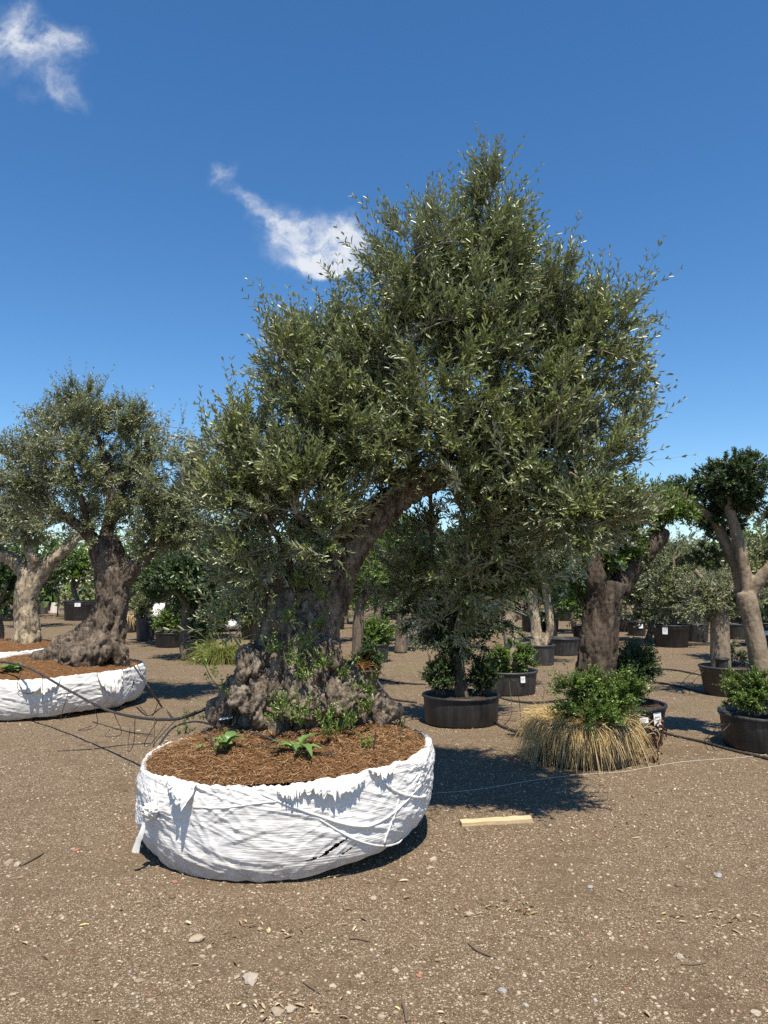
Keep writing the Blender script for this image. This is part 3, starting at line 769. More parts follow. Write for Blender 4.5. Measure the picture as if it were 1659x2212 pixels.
class RootBall:
    def __init__(s, label, c, R, H, tilt, low, seed, nt=760, nzz=120, knots=(), tears=(), squash=1.0):
        s.c = np.array(c, float); s.R = R; s.H = H; s.tilt = tilt; s.low = low; s.seed = seed; s.knots = knots; s.tears = tears; s.sq = squash
        s.t = thing('wrapped_root_ball', label, 'root ball', (c[0], c[1], 0))
        s.build(nt, nzz)
    def ztop(s, th):
        q = Vector((math.cos(th) * 5 * s.R, math.sin(th) * 5 * s.R, s.seed))
        return s.H + s.tilt * math.cos(th) + .018 * mn.noise(q * .7) + .012 * mn.noise(q * 3.2) + .008 * mn.noise(q * 9)
    def zlow(s, th):
        q = Vector((math.cos(th) * 3 * s.R, math.sin(th) * 3 * s.R, s.seed + 7))
        return max(.012, s.low(th) + .02 * mn.noise(q) + .012 * mn.noise(q * 4))
    def prof(s, p): return s.R * (1 - .05 * (1 - p) ** 6 - .004 * (1 - p) - .02 * max(0, p - .8) / .2)
    def wr(s, th, z):
        R = s.R; u = ((th - math.pi / 2) % (2 * math.pi)) * R            # seam at the back
        X, Y = math.cos(th) * R, math.sin(th) * R; sd = s.seed
        w1 = mn.noise(Vector((X * 1.3, Y * 1.3, z * 2 + sd))); w2 = mn.noise(Vector((X * 4, Y * 4, z * 6 + sd + 3)))
        cr = lambda f, w: max(0., 1 - abs(f) / w)
        h = .011 * mn.noise(Vector((X * 2.5, Y * 2.5, z * 4.5 + sd))) + .005 * mn.noise(Vector((X * 8, Y * 8, z * 10 + sd)))
        # families of thin creases, each with its own slant, fading in and out over the sheet
        for k, (sl, fa, fc, wd, am) in enumerate(((-.14, .5, 7, .2, .0085), (-.24, .8, 14, .2, .0065), (.14, .7, 11, .17, .006), (-.3, 1.0, 28, .22, .0035), (-.7, 1.6, 13, .15, .0045), (.6, 1.6, 15, .15, .004), (.05, .9, 36, .24, .0025))):
            ca, sa = math.cos(sl), math.sin(sl)
            al = u * ca + z * sa; ac = z * ca - u * sa
            m = max(0., min(1., .5 + 1.6 * mn.noise(Vector((X * 2.0 + 9 * k, Y * 2.0, z * 3.5 + sd)))))
            if m > 0: h += am * m * cr(mn.noise(Vector((al * fa, (ac + .05 * w1 + .012 * w2) * fc, sd + 7 * k))), wd)
        h += .004 * mn.noise(Vector((X * 22, Y * 22, z * 30 + sd)))
        for (kt, kz, kr, ka) in s.knots:                              # gathered spots with folds radiating out
            dt = ((th - kt + math.pi) % (2 * math.pi) - math.pi) * R; dz = z - kz; dd = math.hypot(dt, dz)
            if dd < kr * 2.5:
                w = math.exp(-(dd / kr) ** 2)
                a = math.atan2(dz, dt)
                h += ka * w * (1.1 + .9 * (1 - abs(mn.noise(Vector((math.cos(a) * 4.2, math.sin(a) * 4.2, s.seed + dd)))) * 3.0)) * min(1, dd / .03 + .6)
        return h
    def point(s, th, z, off=0.0):
        zt, zl = s.ztop(th), s.zlow(th); p = min(1, max(0, (z - zl) / (zt - zl)))
        r = s.prof(p) + s.wr(th, z) + off
        return np.array([math.cos(th) * r, math.sin(th) * r * s.sq, z])
    def build(s, nt, nzz):
        th = np.linspace(0, 2 * math.pi, nt, endpoint=False); V = []
        for a in th:
            zt, zl = s.ztop(a), s.zlow(a)
            for j in range(nzz):
                p = j / (nzz - 1); z = zl + (zt - zl) * p; r = s.prof(p) + s.wr(a, z) * min(1, .4 + 3 * p)
                V.append((math.cos(a) * r, math.sin(a) * r * s.sq, z))
            # the rolled-over lip
            rr = s.prof(1) + s.wr(a, zt)
            for k, (dr, dz) in enumerate(((-.018, .012), (-.04, .002), (-.055, -.05))):
                V.append((math.cos(a) * (rr + dr), math.sin(a) * (rr + dr) * s.sq, zt + dz + (.008 * mn.noise(Vector((a * 40, k, s.seed))) if k < 2 else 0)))
        V = np.array(V); m = nzz + 3
        i = np.arange(nt * m).reshape(nt, m); nx = np.roll(i, -1, axis=0)
        F = np.stack([i[:, :-1], nx[:, :-1], nx[:, 1:], i[:, 1:]], -1).reshape(-1, 4)
        if s.tears:
            cen = V[F].mean(1); cth = np.arctan2(cen[:, 1] / s.sq, cen[:, 0]) % (2 * math.pi); keep = np.ones(len(F), bool)
            for (t0, z0, t1, z1, wd) in s.tears:
                ax, az = t0 * s.R, z0; bx, bz = t1 * s.R, z1; L = math.hypot(bx - ax, bz - az)
                ux, uz = (bx - ax) / L, (bz - az) / L
                px, pz = cth * s.R - ax, cen[:, 2] - az
                al = (px * ux + pz * uz) / L; ac = np.abs(-px * uz + pz * ux)
                jag = np.array([.6 + .8 * mn.noise(Vector((a * 9, t0 * 7, 1))) for a in al])
                keep &= ~((al > 0) & (al < 1) & (ac < wd * np.sin(np.clip(al, 0, 1) * math.pi) * np.clip(jag, .25, 2)))
            F = F[keep]
        s.wrap = mesh_np('fabric_wrap', V, F, M['wrap'], s.t, smooth=True)
        uth = (np.repeat(th, m) - math.pi / 2) % (2 * math.pi)
        fu = np.stack([uth[F] * s.R, V[F][:, :, 2]], -1)
        wrapd = (fu[:, :, 0].max(1) - fu[:, :, 0].min(1)) > s.R * 3
        fu[wrapd, :, 0] = np.where(fu[wrapd, :, 0] < s.R * 3, fu[wrapd, :, 0] + 2 * math.pi * s.R, fu[wrapd, :, 0])
        s.wrap.data.uv_layers.new(name='sheet').data.foreach_set('uv', fu.astype(np.float32).ravel())
        # earth core seen under the hem and through tears
        n = 96; P = []
        pr = [(.74, -.02), (.77, .03), (.80, .10), (.85, .2), (.9, .34), (.94, s.H - .06)]
        for q, (k, z) in enumerate(pr):
            for j in range(n):
                a = 2 * math.pi * j / n; r = s.R * k * (1 + .02 * mn.noise(Vector((math.cos(a) * 4, math.sin(a) * 4, z * 8))))
                P.append((math.cos(a) * r, math.sin(a) * r * s.sq, z + (s.tilt * math.cos(a) if q == len(pr) - 1 else 0)))
        i = np.arange(len(pr) * n).reshape(len(pr), n); nx = np.roll(i, -1, axis=1)
        F = np.stack([i[:-1], nx[:-1], nx[1:], i[1:]], -1).reshape(-1, 4)
        mesh_np('earth_core', P, F, M['core'], s.t, smooth=True)
    def mulch_z(s, x, y, peak):
        r = math.hypot(x, y / s.sq) / s.R; a = math.atan2(y, x)
        base = s.H - .012 + s.tilt * math.cos(a) * r
        p = Vector((x, y, s.seed))
        return base + peak * (1 - min(1, r) ** 2.2) + (.022 * mn.noise(p * 3) + .014 * mn.noise(p * 8) + .007 * mn.noise(p * 25)) * min(1, 4 * (1.02 - r))
    def mulch(s, peak, nf, flen=(.02, .06)):
        s.peak = peak
        nr, na = 44, 110; V = [(0, 0, s.mulch_z(0, 0, peak))]
        for i in range(1, nr + 1):
            for j in range(na):
                r = s.R * .955 * i / nr; a = 2 * math.pi * j / na
                x, y = math.cos(a) * r, math.sin(a) * r * s.sq
                V.append((x, y, s.mulch_z(x, y, peak)))
        idx = 1 + np.arange(nr * na).reshape(nr, na); nx = np.roll(idx, -1, axis=1)
        F = np.stack([idx[:-1], idx[1:], nx[1:], nx[:-1]], -1).reshape(-1, 4)
        T = np.stack([np.zeros(na, int), idx[0], nx[0]], -1)
        mesh_np('coir_mulch', V, [F, T], M['coir'], s.t, smooth=True)
        rng = np.random.default_rng(int(s.seed * 10) + 4)
        r = s.R * .965 * np.sqrt(rng.uniform(0, 1, nf)); a = rng.uniform(0, 6.283, nf)
        x, y = r * np.cos(a), r * np.sin(a) * s.sq
        z = np.array([s.mulch_z(p, q, peak) for p, q in zip(x, y)]) + .002
        b = rng.uniform(0, 6.283, nf); L = rng.uniform(*flen, nf)
        d = np.stack([np.cos(b), np.sin(b), rng.normal(0, .28, nf)], 1)
        cv = rng.normal(0, .6, (nf, 3)) * [1, 1, .4] + [0, 0, -.15]
        tt = np.array([-.5, -.17, .17, .5])[None, :, None]
        P = np.stack([x, y, z + rng.uniform(0, .012, nf)], 1)[:, None] + (d[:, None] * tt + cv[:, None] * (tt ** 2) * 1.4) * L[:, None, None]
        wv = unit(np.cross(d, [0, 0, 1.]))[:, None] * rng.uniform(.0006, .0017, nf)[:, None, None] + np.array([0, 0, .0004])
        V = np.stack([P - wv, P + wv], 2).reshape(nf, 8, 3)
        o = (np.arange(nf) * 8)[:, None]
        F = np.concatenate([o + np.array([[0, 1, 3, 2]]), o + np.array([[2, 3, 5, 4]]), o + np.array([[4, 5, 7, 6]])], 1).reshape(-1, 4)
        fo = mesh_np('coir_fibres', V.reshape(-1, 3), F, M['fibre'], s.t, rnd=np.repeat(rng.uniform(0, 1, nf), 3))
        tag(fo, kind='stuff')
    def flap(s, t0, t1, drop, out, seed, top=0.0, ragged=.35, shape=None):
        """piece of the sheet turned down over the outside"""
        n, m = 60, 14; V = []
        for i in range(n):
            f = i / (n - 1); a = t0 + (t1 - t0) * f
            zt = s.ztop(a) + .014 - top
            env = math.sin(math.pi * min(1, max(0, f))) ** .45 if shape is None else shape(f)
            L = drop * env * (1 + ragged * (mn.noise(Vector((f * 9, seed, 0))) + .8 * mn.noise(Vector((f * 26, seed, 3)))))
            for j in range(m):
                g = j / (m - 1); z = zt - L * g
                o = .012 + out * math.sin(min(1, g * 1.3) * math.pi / 2) * env * (.8 + .5 * mn.noise(Vector((f * 14, g * 2, seed)))) + .008 * (1 - abs(mn.noise(Vector((f * 30, g * 3, seed + 8)))) * 3) * g
                if g == 0: o = -.006
                p = s.point(a, min(z, s.ztop(a)), 0); r = math.hypot(p[0], p[1] / s.sq) + o
                V.append((math.cos(a) * r, math.sin(a) * r * s.sq, z))
        i = np.arange(n * m).reshape(n, m)
        F = np.stack([i[:-1, :-1], i[:-1, 1:], i[1:, 1:], i[1:, :-1]], -1).reshape(-1, 4)
        return mesh_np('torn_flap', V, F, M['fabric'], s.t, smooth=True)
    def roll(s, pts, r, flat=1.0, name='rolled_fold'):
        """twisted roll or strap of fabric over the surface, pts as sheet pixels"""
        P = []
        hz = [cyl_hit(px, py, s.c, s.R) for px, py in pts]
        S = spline(np.array(hz), 50)
        for k, (a, z) in enumerate(S): P.append(s.point(a, z, r * .35 + .002 * mn.noise(Vector((k * .3, 0, r * 90)))))
        P = np.array(P)[None]
        rad = r * (1 + .4 * np.array([mn.noise(Vector((k * .35, 2, r * 50))) for k in range(50)]))[None]; rad[0, 0] = rad[0, -1] = r * .2
        v, f = tubes(P, rad, 8, cap=True)
        return mesh_np(name, v, f, M['fabric'], s.t, smooth=True)

def low_main(th):
    c = math.cos(th)                                    # lifts off the ground to the right
    f = max(0, -math.sin(th)); return .02 + .17 * max(0, c - .15) ** 1.1 + .05 * max(0, -c - .7)
cM, RM = (-.61, 5.06), .925
k1 = cyl_hit(345, 1745, cM, RM); k2 = cyl_hit(905, 1660, cM, RM); k3 = cyl_hit(400, 1690, cM, RM)
ta = cyl_hit(688, 1862, cM, .95); tb = cyl_hit(762, 1812, cM, .97); tc_ = cyl_hit(735, 1858, cM, .95); td = cyl_hit(782, 1828, cM, .97)
te = cyl_hit(655, 1866, cM, .95); tf = cyl_hit(692, 1858, cM, .95)
RB = RootBall('large olive root ball wrapped in wrinkled white fabric in the foreground', cM, RM, .515, .043, low_main, 3.7, 720, 104,
              knots=[(k1[0], k1[1], .11, .018), (k2[0], k2[1], .1, .014), (k3[0], k3[1], .1, .013)],
              tears=[(ta[0], ta[1], tb[0], tb[1], .016), (tc_[0], tc_[1], td[0], td[1], .007), (te[0], te[1], tf[0], tf[1], .008)])
RB.mulch(.175, 21000)
def th_at(px, py): return cyl_hit(px, py, cM, RM)[0]
RB.flap(th_at(655, 1710), th_at(790, 1710), .075, .04, 1.0, ragged=.7)
RB.flap(th_at(598, 1705), th_at(665, 1712), .055, .03, 5.0, ragged=.8)
RB.flap(th_at(362, 1660), th_at(425, 1690), .12, .075, 2.0, ragged=.25, shape=lambda f: max(.05, f) ** .8 if f < .93 else 1 - (f - .93) / .07 * .6)
RB.flap(th_at(800, 1700), th_at(850, 1690), .035, .03, 3.0, ragged=.9)
RB.roll([(560, 1715), (640, 1745), (740, 1778), (800, 1782), (850, 1755), (905, 1690)], .0065)
RB.roll([(690, 1770), (760, 1810), (820, 1828), (870, 1824), (905, 1790)], .0055)
RB.roll([(830, 1690), (860, 1712), (900, 1722), (922, 1718)], .008)
RB.roll([(862, 1725), (850, 1765), (838, 1802), (832, 1822)], .006, name='strap')
RB.roll([(420, 1742), (480, 1745), (560, 1735), (640, 1728)], .004)
def tie():
    c = RB.point(*k1, .02); rng = np.random.default_rng(3)
    bm = bmesh.new(); bmesh.ops.create_icosphere(bm, subdivisions=4, radius=1)
    for v in bm.verts:                                  # crumpled bunch of cloth
        f = .75 + .5 * (1 - abs(mn.noise(v.co * 2.1 + Vector((4, 1, 7)))) * 2.2) + .3 * mn.noise(v.co * 5)
        v.co = Vector((v.co.x * .045 * f, v.co.y * .035 * f, v.co.z * .036 * f)) + Vector(c) + Vector((0, -.012, 0))
    obj_bm('cloth_knot', bm, M['fabric'], RB.t, smooth=True)
    V = []; n = 16
    for i in range(n):                                  # flat torn tail hanging from the knot
        f = i / (n - 1); w = .008 + .012 * f + .004 * mn.noise(Vector((f * 9, 0, 1)))
        p = np.array(c) + [-.035 - .03 * f + .01 * math.sin(f * 5), -.02, -.02 - .2 * f]
        V += [p + [-w, .006 * math.sin(f * 9), 0], p + [0, -.006, 0], p + [w, .004 * math.cos(f * 7), 0]]
    F = [q for i in range(n - 1) for q in ((3 * i, 3 * i + 1, 3 * i + 4, 3 * i + 3), (3 * i + 1, 3 * i + 2, 3 * i + 5, 3 * i + 4))]
    mesh_np('cloth_tail', V, np.array(F), M['fabric'], RB.t, smooth=True)
tie()

cL, RL = (-4.42, 10.02), 1.3
kl1 = cyl_hit(130, 1500, cL, RL); kl2 = cyl_hit(235, 1500, cL, RL)
tl1 = cyl_hit(283, 1490, cL, 1.28); tl2 = cyl_hit(289, 1460, cL, 1.28)
RB2 = RootBall('white fabric wrapped root ball of the left olive behind the black hose', cL, RL, .455, .03, lambda t: .02 + .05 * max(0, math.cos(t)), 9.1, 440, 58,
               knots=[(kl1[0], kl1[1], .16, .02), (kl2[0], kl2[1], .14, .018)], tears=[(tl1[0], tl1[1], tl2[0], tl2[1], .03)])
RB2.mulch(.17, 6000, (.03, .08))
def th2(px, py): return cyl_hit(px, py, cL, RL)[0]
RB2.flap(th2(210, 1465), th2(262, 1460), .24, .08, 4.0, ragged=.3)
RB2.flap(th2(40, 1475), th2(130, 1475), .13, .07, 6.0, ragged=.4)
p3 = W(36, 1386, 12.7)
RB3 = RootBall('white wrapped root ball half hidden at far left behind the nearer one', (p3[0] - .25, 12.75), 1.15, .5, .0, lambda t: .02, 14.3, 300, 40)
RB3.mulch(.12, 1800, (.04, .1))

# ------------------------------------------------------------------ the main olive
D1 = 5.2
main_ch = [
    pxc(D1, (655, 1585, .08, 150), (655, 1530, .05, 138), (650, 1480, .02, 122), (650, 1430, 0, 104), (655, 1380, 0, 86), (668, 1330, 0, 70), (680, 1280, 0, 58)),
    pxc(D1, (690, 1330, .02, 54), (712, 1280, .02, 50), (735, 1225, .02, 44), (765, 1170, .0, 41), (800, 1125, 0, 39), (850, 1082, 0, 35), (905, 1048, 0, 31), (960, 1025, .02, 27)),
    pxc(D1, (630, 1360, -.08, 52), (622, 1310, -.08, 46), (628, 1270, -.08, 38), (640, 1245, -.07, 24)),
    pxc(D1, (585, 1420, -.05, 48), (592, 1370, -.03, 38), (600, 1320, 0, 30), (590, 1280, .02, 18)),
    pxc(D1, (600, 1460, -.15, 42), (560, 1500, -.2, 50), (535, 1540, -.22, 52)),
    pxc(D1, (690, 1440, -.15, 38), (720, 1490, -.22, 48), (745, 1535, -.24, 54)),
    pxc(D1, (640, 1460, -.2, 38), (645, 1510, -.28, 50), (640, 1550, -.3, 52)),
    pxc(D1, (730, 1450, .05, 40), (785, 1520, .05, 45), (830, 1565, .05, 45)),
    pxc(D1, (560, 1450, .05, 36), (520, 1500, .1, 40), (490, 1560, .12, 46)),
    pxc(D1, (690, 1420, -.2, 24), (705, 1400, -.24, 26), (720, 1440, -.27, 22)),
    pxc(D1, (545, 1440, -.2, 26), (535, 1420, -.22, 24), (548, 1460, -.25, 26)),
]
n_tr = len(main_ch)
main_ch += [
    pxc(D1, (955, 1028, .02, 33), (1020, 985, .05, 28), (1080, 930, .05, 22), (1140, 860, .0, 15), (1200, 780, -.05, 8), (1240, 700, -.1, 4)),
    pxc(D1, (940, 1035, 0, 24), (975, 960, -.1, 20), (1000, 850, -.15, 15), (1020, 720, -.1, 10), (1040, 580, 0, 6), (1060, 430, .05, 3)),
    pxc(D1, (1010, 995, .05, 16), (1090, 990, -.15, 13), (1180, 1000, -.3, 10), (1260, 1040, -.4, 6)),
    pxc(D1, (1020, 985, .1, 16), (1120, 960, .3, 12), (1220, 940, .45, 8), (1310, 900, .5, 4)),
    pxc(D1, (770, 1165, 0, 16), (745, 1080, -.15, 15), (700, 980, -.25, 11), (660, 880, -.3, 7), (600, 780, -.3, 4)),
    pxc(D1, (850, 1085, .05, 18), (840, 990, .2, 14), (800, 880, .3, 10), (770, 760, .3, 6), (750, 660, .3, 3)),
    pxc(D1, (900, 1050, 0, 18), (890, 950, -.2, 13), (870, 820, -.3, 9), (880, 680, -.3, 5), (890, 540, -.25, 3)),
    pxc(D1, (640, 1250, -.05, 14), (610, 1180, -.2, 11), (570, 1110, -.3, 8), (530, 1030, -.35, 5), (490, 960, -.3, 3)),
    pxc(D1, (745, 1210, -.05, 10), (690, 1150, -.35, 8), (640, 1110, -.5, 5)),
    pxc(D1, (1080, 930, .05, 11), (1100, 800, .2, 9), (1110, 680, .25, 5), (1110, 560, .2, 3)),
    pxc(D1, (960, 1025, 0, 12), (990, 1080, -.1, 9), (1010, 1150, -.15, 6), (1010, 1230, -.15, 4)),
    pxc(D1, (930, 1040, .1, 10), (930, 1110, .35, 7), (930, 1190, .4, 5), (910, 1270, .5, 3)), pxc(D1, (1000, 1010, .1, 10), (1060, 1110, .3, 7), (1060, 1210, .3, 5), (1000, 1310, .4, 3)),
    pxc(D1, (1200, 1000, -.3, 8), (1240, 1080, -.4, 6), (1270, 1140, -.45, 4)),
]
main_lobes = pxl(D1,
    (985, 830, 0, 320, 240, 1.0, 1.0), (1030, 620, 0, 165, 190, .6, 1.1), (1062, 480, .02, 75, 120, .28, 1.1), (745, 810, 0, 190, 145, .75, 1.1), (890, 590, -.1, 85, 130, .4, .7), (670, 790, 0, 110, 80, .5, .7), (1160, 650, .05, 100, 130, .5, .9), (900, 660, 0, 110, 110, .5, .8), (1180, 1150, -.1, 130, 80, .5, .8), (1300, 1140, -.25, 90, 70, .35, .7),
    (570, 1000, -.1, 130, 140, .6, 1.15), (510, 1090, -.15, 95, 140, .45, 1.1), (640, 1070, -.3, 140, 110, .5, 1.2), (1250, 830, -.05, 155, 185, .5, 1.1), (1330, 740, -.05, 80, 110, .35, .8), (1180, 1030, -.1, 210, 130, .55, 1.1), (1270, 1100, -.3, 125, 85, .45, .9),
    (1060, 1130, .05, 100, 120, .5, .9), (740, 970, -.2, 170, 120, .6, 1.0), (990, 960, -.35, 230, 95, .5, 1.0), (590, 1200, -.3, 110, 65, .3, 1.0), (700, 1160, -.4, 70, 45, .2, .6), (1350, 960, -.1, 85, 80, .35, .8), (1000, 1260, .05, 70, 80, .3, .5), (520, 1200, -.1, 80, 80, .35, 1.0), (500, 1280, -.1, 65, 70, .3, .7), (560, 1320, -.3, 50, 45, .2, .4), (940, 1170, .35, 90, 80, .3, 1.0), (1040, 1240, .3, 100, 90, .35, 1.0), (880, 1270, .5, 80, 80, .3, 1.0), (1120, 1200, .2, 100, 80, .4, .9), (960, 1340, .45, 70, 60, .25, .7))
rs = np.random.default_rng(77)
spk = [  # long shoots standing out of the outline: (px, py) foot, (px, py) tip, dy
    ((1058, 470), (1066, 312), .05), ((1050, 500), (1040, 375), .05), ((1075, 480), (1088, 380), 0), ((985, 520), (985, 385), -.1), ((960, 540), (905, 425), -.1), ((930, 560), (868, 452), -.1),
    ((1110, 540), (1135, 435), .1), ((760, 660), (700, 582), 0), ((800, 640), (735, 590), .1), ((690, 720), (592, 652), -.1), ((650, 800), (540, 735), -.1), ((620, 830), (560, 765), .1), ((700, 700), (640, 670), .1),
    ((1210, 640), (1248, 560), .1), ((1290, 690), (1375, 622), 0), ((1270, 670), (1320, 625), .1), ((1340, 830), (1428, 800), 0), ((1330, 880), (1425, 860), .2), ((1320, 960), (1415, 945), 0), ((1300, 1000), (1438, 1002), -.1),
    ((1180, 600), (1190, 530), 0), ((1140, 560), (1155, 490), 0), ((540, 960), (455, 885), -.1), ((560, 950), (520, 880), -.2), ((480, 1060), (425, 1010), -.2), ((860, 600), (815, 572), .1), ((1010, 470), (1000, 410), 0),
    ((1240, 1120), (1310, 1200), -.5), ((1210, 1130), (1250, 1230), -.5), ((700, 1200), (620, 1180), -.6), ((1000, 1050), (960, 1000), -.6), ((1100, 1000), (1050, 930), -.6)]
S_, Dr_, Ln_ = [], [], []
for (a, b, dy) in spk:
    p, q = W(*a, D1 + dy), W(*b, D1 + dy)
    S_.append(p); Dr_.append(unit(q - p)); Ln_.append(np.linalg.norm(q - p))
    for f in (.35, .6, .2):
        S_.append(p + (q - p) * f); Dr_.append(unit(unit(q - p) + rs.normal(0, .45, 3))); Ln_.append(np.linalg.norm(q - p) * .4)
TREE = make_tree('olive_tree', 'large gnarled old olive leaning right out of the white wrapped root ball', (cM[0], cM[1], 0), main_ch, main_lobes, 'bark_main', 'olive',
                 voxel=.0105, disp=disp_gnarl(.055, .034, .007, .55, .95), n_br=860, tw=12, tl=(.15, .36), pairs=8, ll=.062, lw=.0082, hi=True, twig_r=.0017, seed=41,
                 shoots=(np.array(S_), np.array(Dr_), np.array(Ln_)), nleaf=300, trunk_n=n_tr, trunk_k=.93, spread=(.4, .85), up=.6, bend=(0, 0, .18), clump=3.4, thr=-.42,
                 trunk_label='grey gnarled trunk, swollen at the foot, with one thick limb leaning right')

def shoots(parent, spots, leafm, seed, ll=.032, lw=.006, name='basal_shoot', h=(.06, .16), n=7, pairs=7):
    rng = np.random.default_rng(seed); off = np.array(parent.location)
    for p in spots:
        st = np.asarray(p) + rng.normal(0, .022, (n, 3)) * [1, 1, .2]
        d = unit(rng.normal(0, .35, (n, 3)) + [0, -.15, 1]); L = rng.uniform(*h, n)
        arr, path = grow(rng, st, d, L, pairs, ll, lw, (0, 0, .1), rng.uniform(.3, .9, n))
        V, F, R = leaf_geo(arr[0] - off, *arr[1:5], True, arr[5])
        tv, tf = tubes(path - off, np.linspace(1, .4, 4)[None] * .0016 * np.ones((n, 1)), 3)
        o = mesh_np(name, np.vstack([V, tv]), [F, tf[0] + len(V)], M[leafm], parent, rnd=np.concatenate([R, np.full(len(tf[0]), .8)]))
        tag(o, kind='stuff')
sp = [W(px, py, D1 + dy) for px, py, dy in ((600, 1560, -.5), (640, 1570, -.56), (615, 1530, -.5), (655, 1545, -.5), (700, 1560, -.5), (715, 1590, -.58), (790, 1545, -.35), (760, 1570, -.45), (640, 1440, -.42), (655, 1470, -.42), (585, 1410, -.35), (700, 1440, -.38), (665, 1400, -.35), (620, 1345, -.32), (690, 1360, -.3), (740, 1470, -.3), (800, 1500, -.2), (770, 1505, -.25), (700, 1300, -.3), (650, 1270, -.3))]
shoots(TREE, sp, 'green', 5)

# ------------------------------------------------------------------ the left olives
D2 = 10.0
left_ch = [
    pxc(D2, (185, 1450, 0, 62), (205, 1395, 0, 52), (230, 1340, 0, 45), (243, 1285, 0, 42), (240, 1235, 0, 41), (228, 1185, 0, 40), (224, 1160, 0, 34)),
    pxc(D2, (62, 1440, -.1, 18), (105, 1420, -.15, 30), (155, 1392, -.1, 34), (205, 1355, 0, 30), (235, 1320, 0, 26)),
    pxc(D2, (120, 1455, -.35, 22), (160, 1430, -.4, 34), (200, 1410, -.35, 36), (225, 1390, -.2, 30)),
    pxc(D2, (268, 1450, -.1, 20), (258, 1420, -.15, 22), (252, 1380, -.1, 24), (250, 1340, 0, 26)),
    pxc(D2, (250, 1270, 0, 26), (282, 1232, 0, 24), (315, 1195, 0, 18), (360, 1140, 0, 12), (410, 1080, 0, 6)),
    pxc(D2, (215, 1180, 0, 26), (180, 1145, -.1, 20), (120, 1100, -.2, 13), (60, 1040, -.2, 6)),
    pxc(D2, (228, 1170, .05, 26), (240, 1080, .2, 18), (225, 980, .2, 11), (185, 890, .1, 5)),
    pxc(D2, (235, 1100, .2, 12), (290, 1000, .1, 9), (300, 910, .1, 4)),
    pxc(D2, (200, 1160, -.1, 12), (170, 1060, -.4, 9), (140, 960, -.4, 5)),
]
left_lobes = pxl(D2, (205, 1010, 0, 190, 140, 1.05, 1), (375, 1060, 0, 90, 120, .8, 1), (165, 890, 0, 95, 75, .55, 1), (275, 905, .1, 70, 65, .45, .9), (55, 1040, -.1, 105, 110, .7, 1), (350, 1165, -.1, 90, 60, .5, .8), (150, 1130, -.3, 120, 60, .5, .8), (430, 1000, .1, 55, 75, .4, .7), (110, 930, .1, 70, 60, .5, .8), (400, 1130, .1, 80, 75, .6, 1), (310, 1110, .2, 80, 60, .6, .8), (445, 1070, .2, 60, 90, .5, .9))
ls = []
for (a, b) in (((130, 860), (112, 812)), ((150, 850), (150, 805)), ((200, 880), (190, 838)), ((255, 880), (240, 835)), ((285, 880), (320, 845)), ((60, 960), (20, 925)), ((90, 930), (72, 890)), ((300, 900), (305, 850)), ((410, 960), (420, 900)), ((350, 980), (355, 920)), ((20, 990), (-10, 960)), ((170, 870), (168, 815))):
    p, q = W(*a, D2), W(*b, D2); ls.append((p, unit(q - p), np.linalg.norm(q - p)))
T2 = make_tree('olive_tree', 'old olive with thick slanted trunk rising from the left white root ball', (cL[0], cL[1], 0), left_ch, left_lobes, 'bark_left', 'olive_far', voxel=.02, disp=disp_gnarl(.06, .03, .007, .5, 1.0, .7),
               n_br=540, tw=12, tl=(.14, .34), pairs=7, ll=.062, lw=.0085, seed=12, trunk_n=5, trunk_k=.85, up=.5, bend=(0, 0, .18), shoots=tuple(np.array([l[i] for l in ls]) for i in range(3)), thr=-.3,
               trunk_label='thick grey trunk with a sprawling root buttress to the left')
D3 = 12.7
T3 = make_tree('olive_tree', 'olive with pale forked trunk at far left behind the big slanted one', (W(60, 1375, D3)[0], D3, 0),
               [pxc(D3, (58, 1405, 0, 34), (60, 1360, 0, 26), (55, 1310, 0, 24), (60, 1265, 0, 24), (64, 1235, 0, 23)), pxc(D3, (78, 1262, 0, 12), (100, 1225, 0, 14), (125, 1200, 0, 13), (160, 1170, 0, 9), (190, 1130, 0, 5)),
                pxc(D3, (55, 1240, 0, 16), (25, 1208, 0, 14), (-15, 1190, 0, 12), (-60, 1150, 0, 7)), pxc(D3, (68, 1240, 0, 14), (74, 1210, -.1, 12), (62, 1192, -.1, 9), (50, 1120, 0, 6))],
               pxl(D3, (10, 1080, 0, 110, 90, .9, 1), (-70, 1100, 0, 90, 90, .8, 1), (110, 1130, 0, 80, 45, .6, .8), (20, 1160, -.2, 70, 40, .5, .7)), 'bark_pale', 'olive_far', voxel=.025, disp=disp_gnarl(.03, .02, .006, .6, 1.2),
               n_br=170, tw=10, tl=(.15, .38), pairs=7, ll=.075, lw=.0105, seed=13, trunk_label='pale straw coloured trunk with hollows, forking into two limbs')

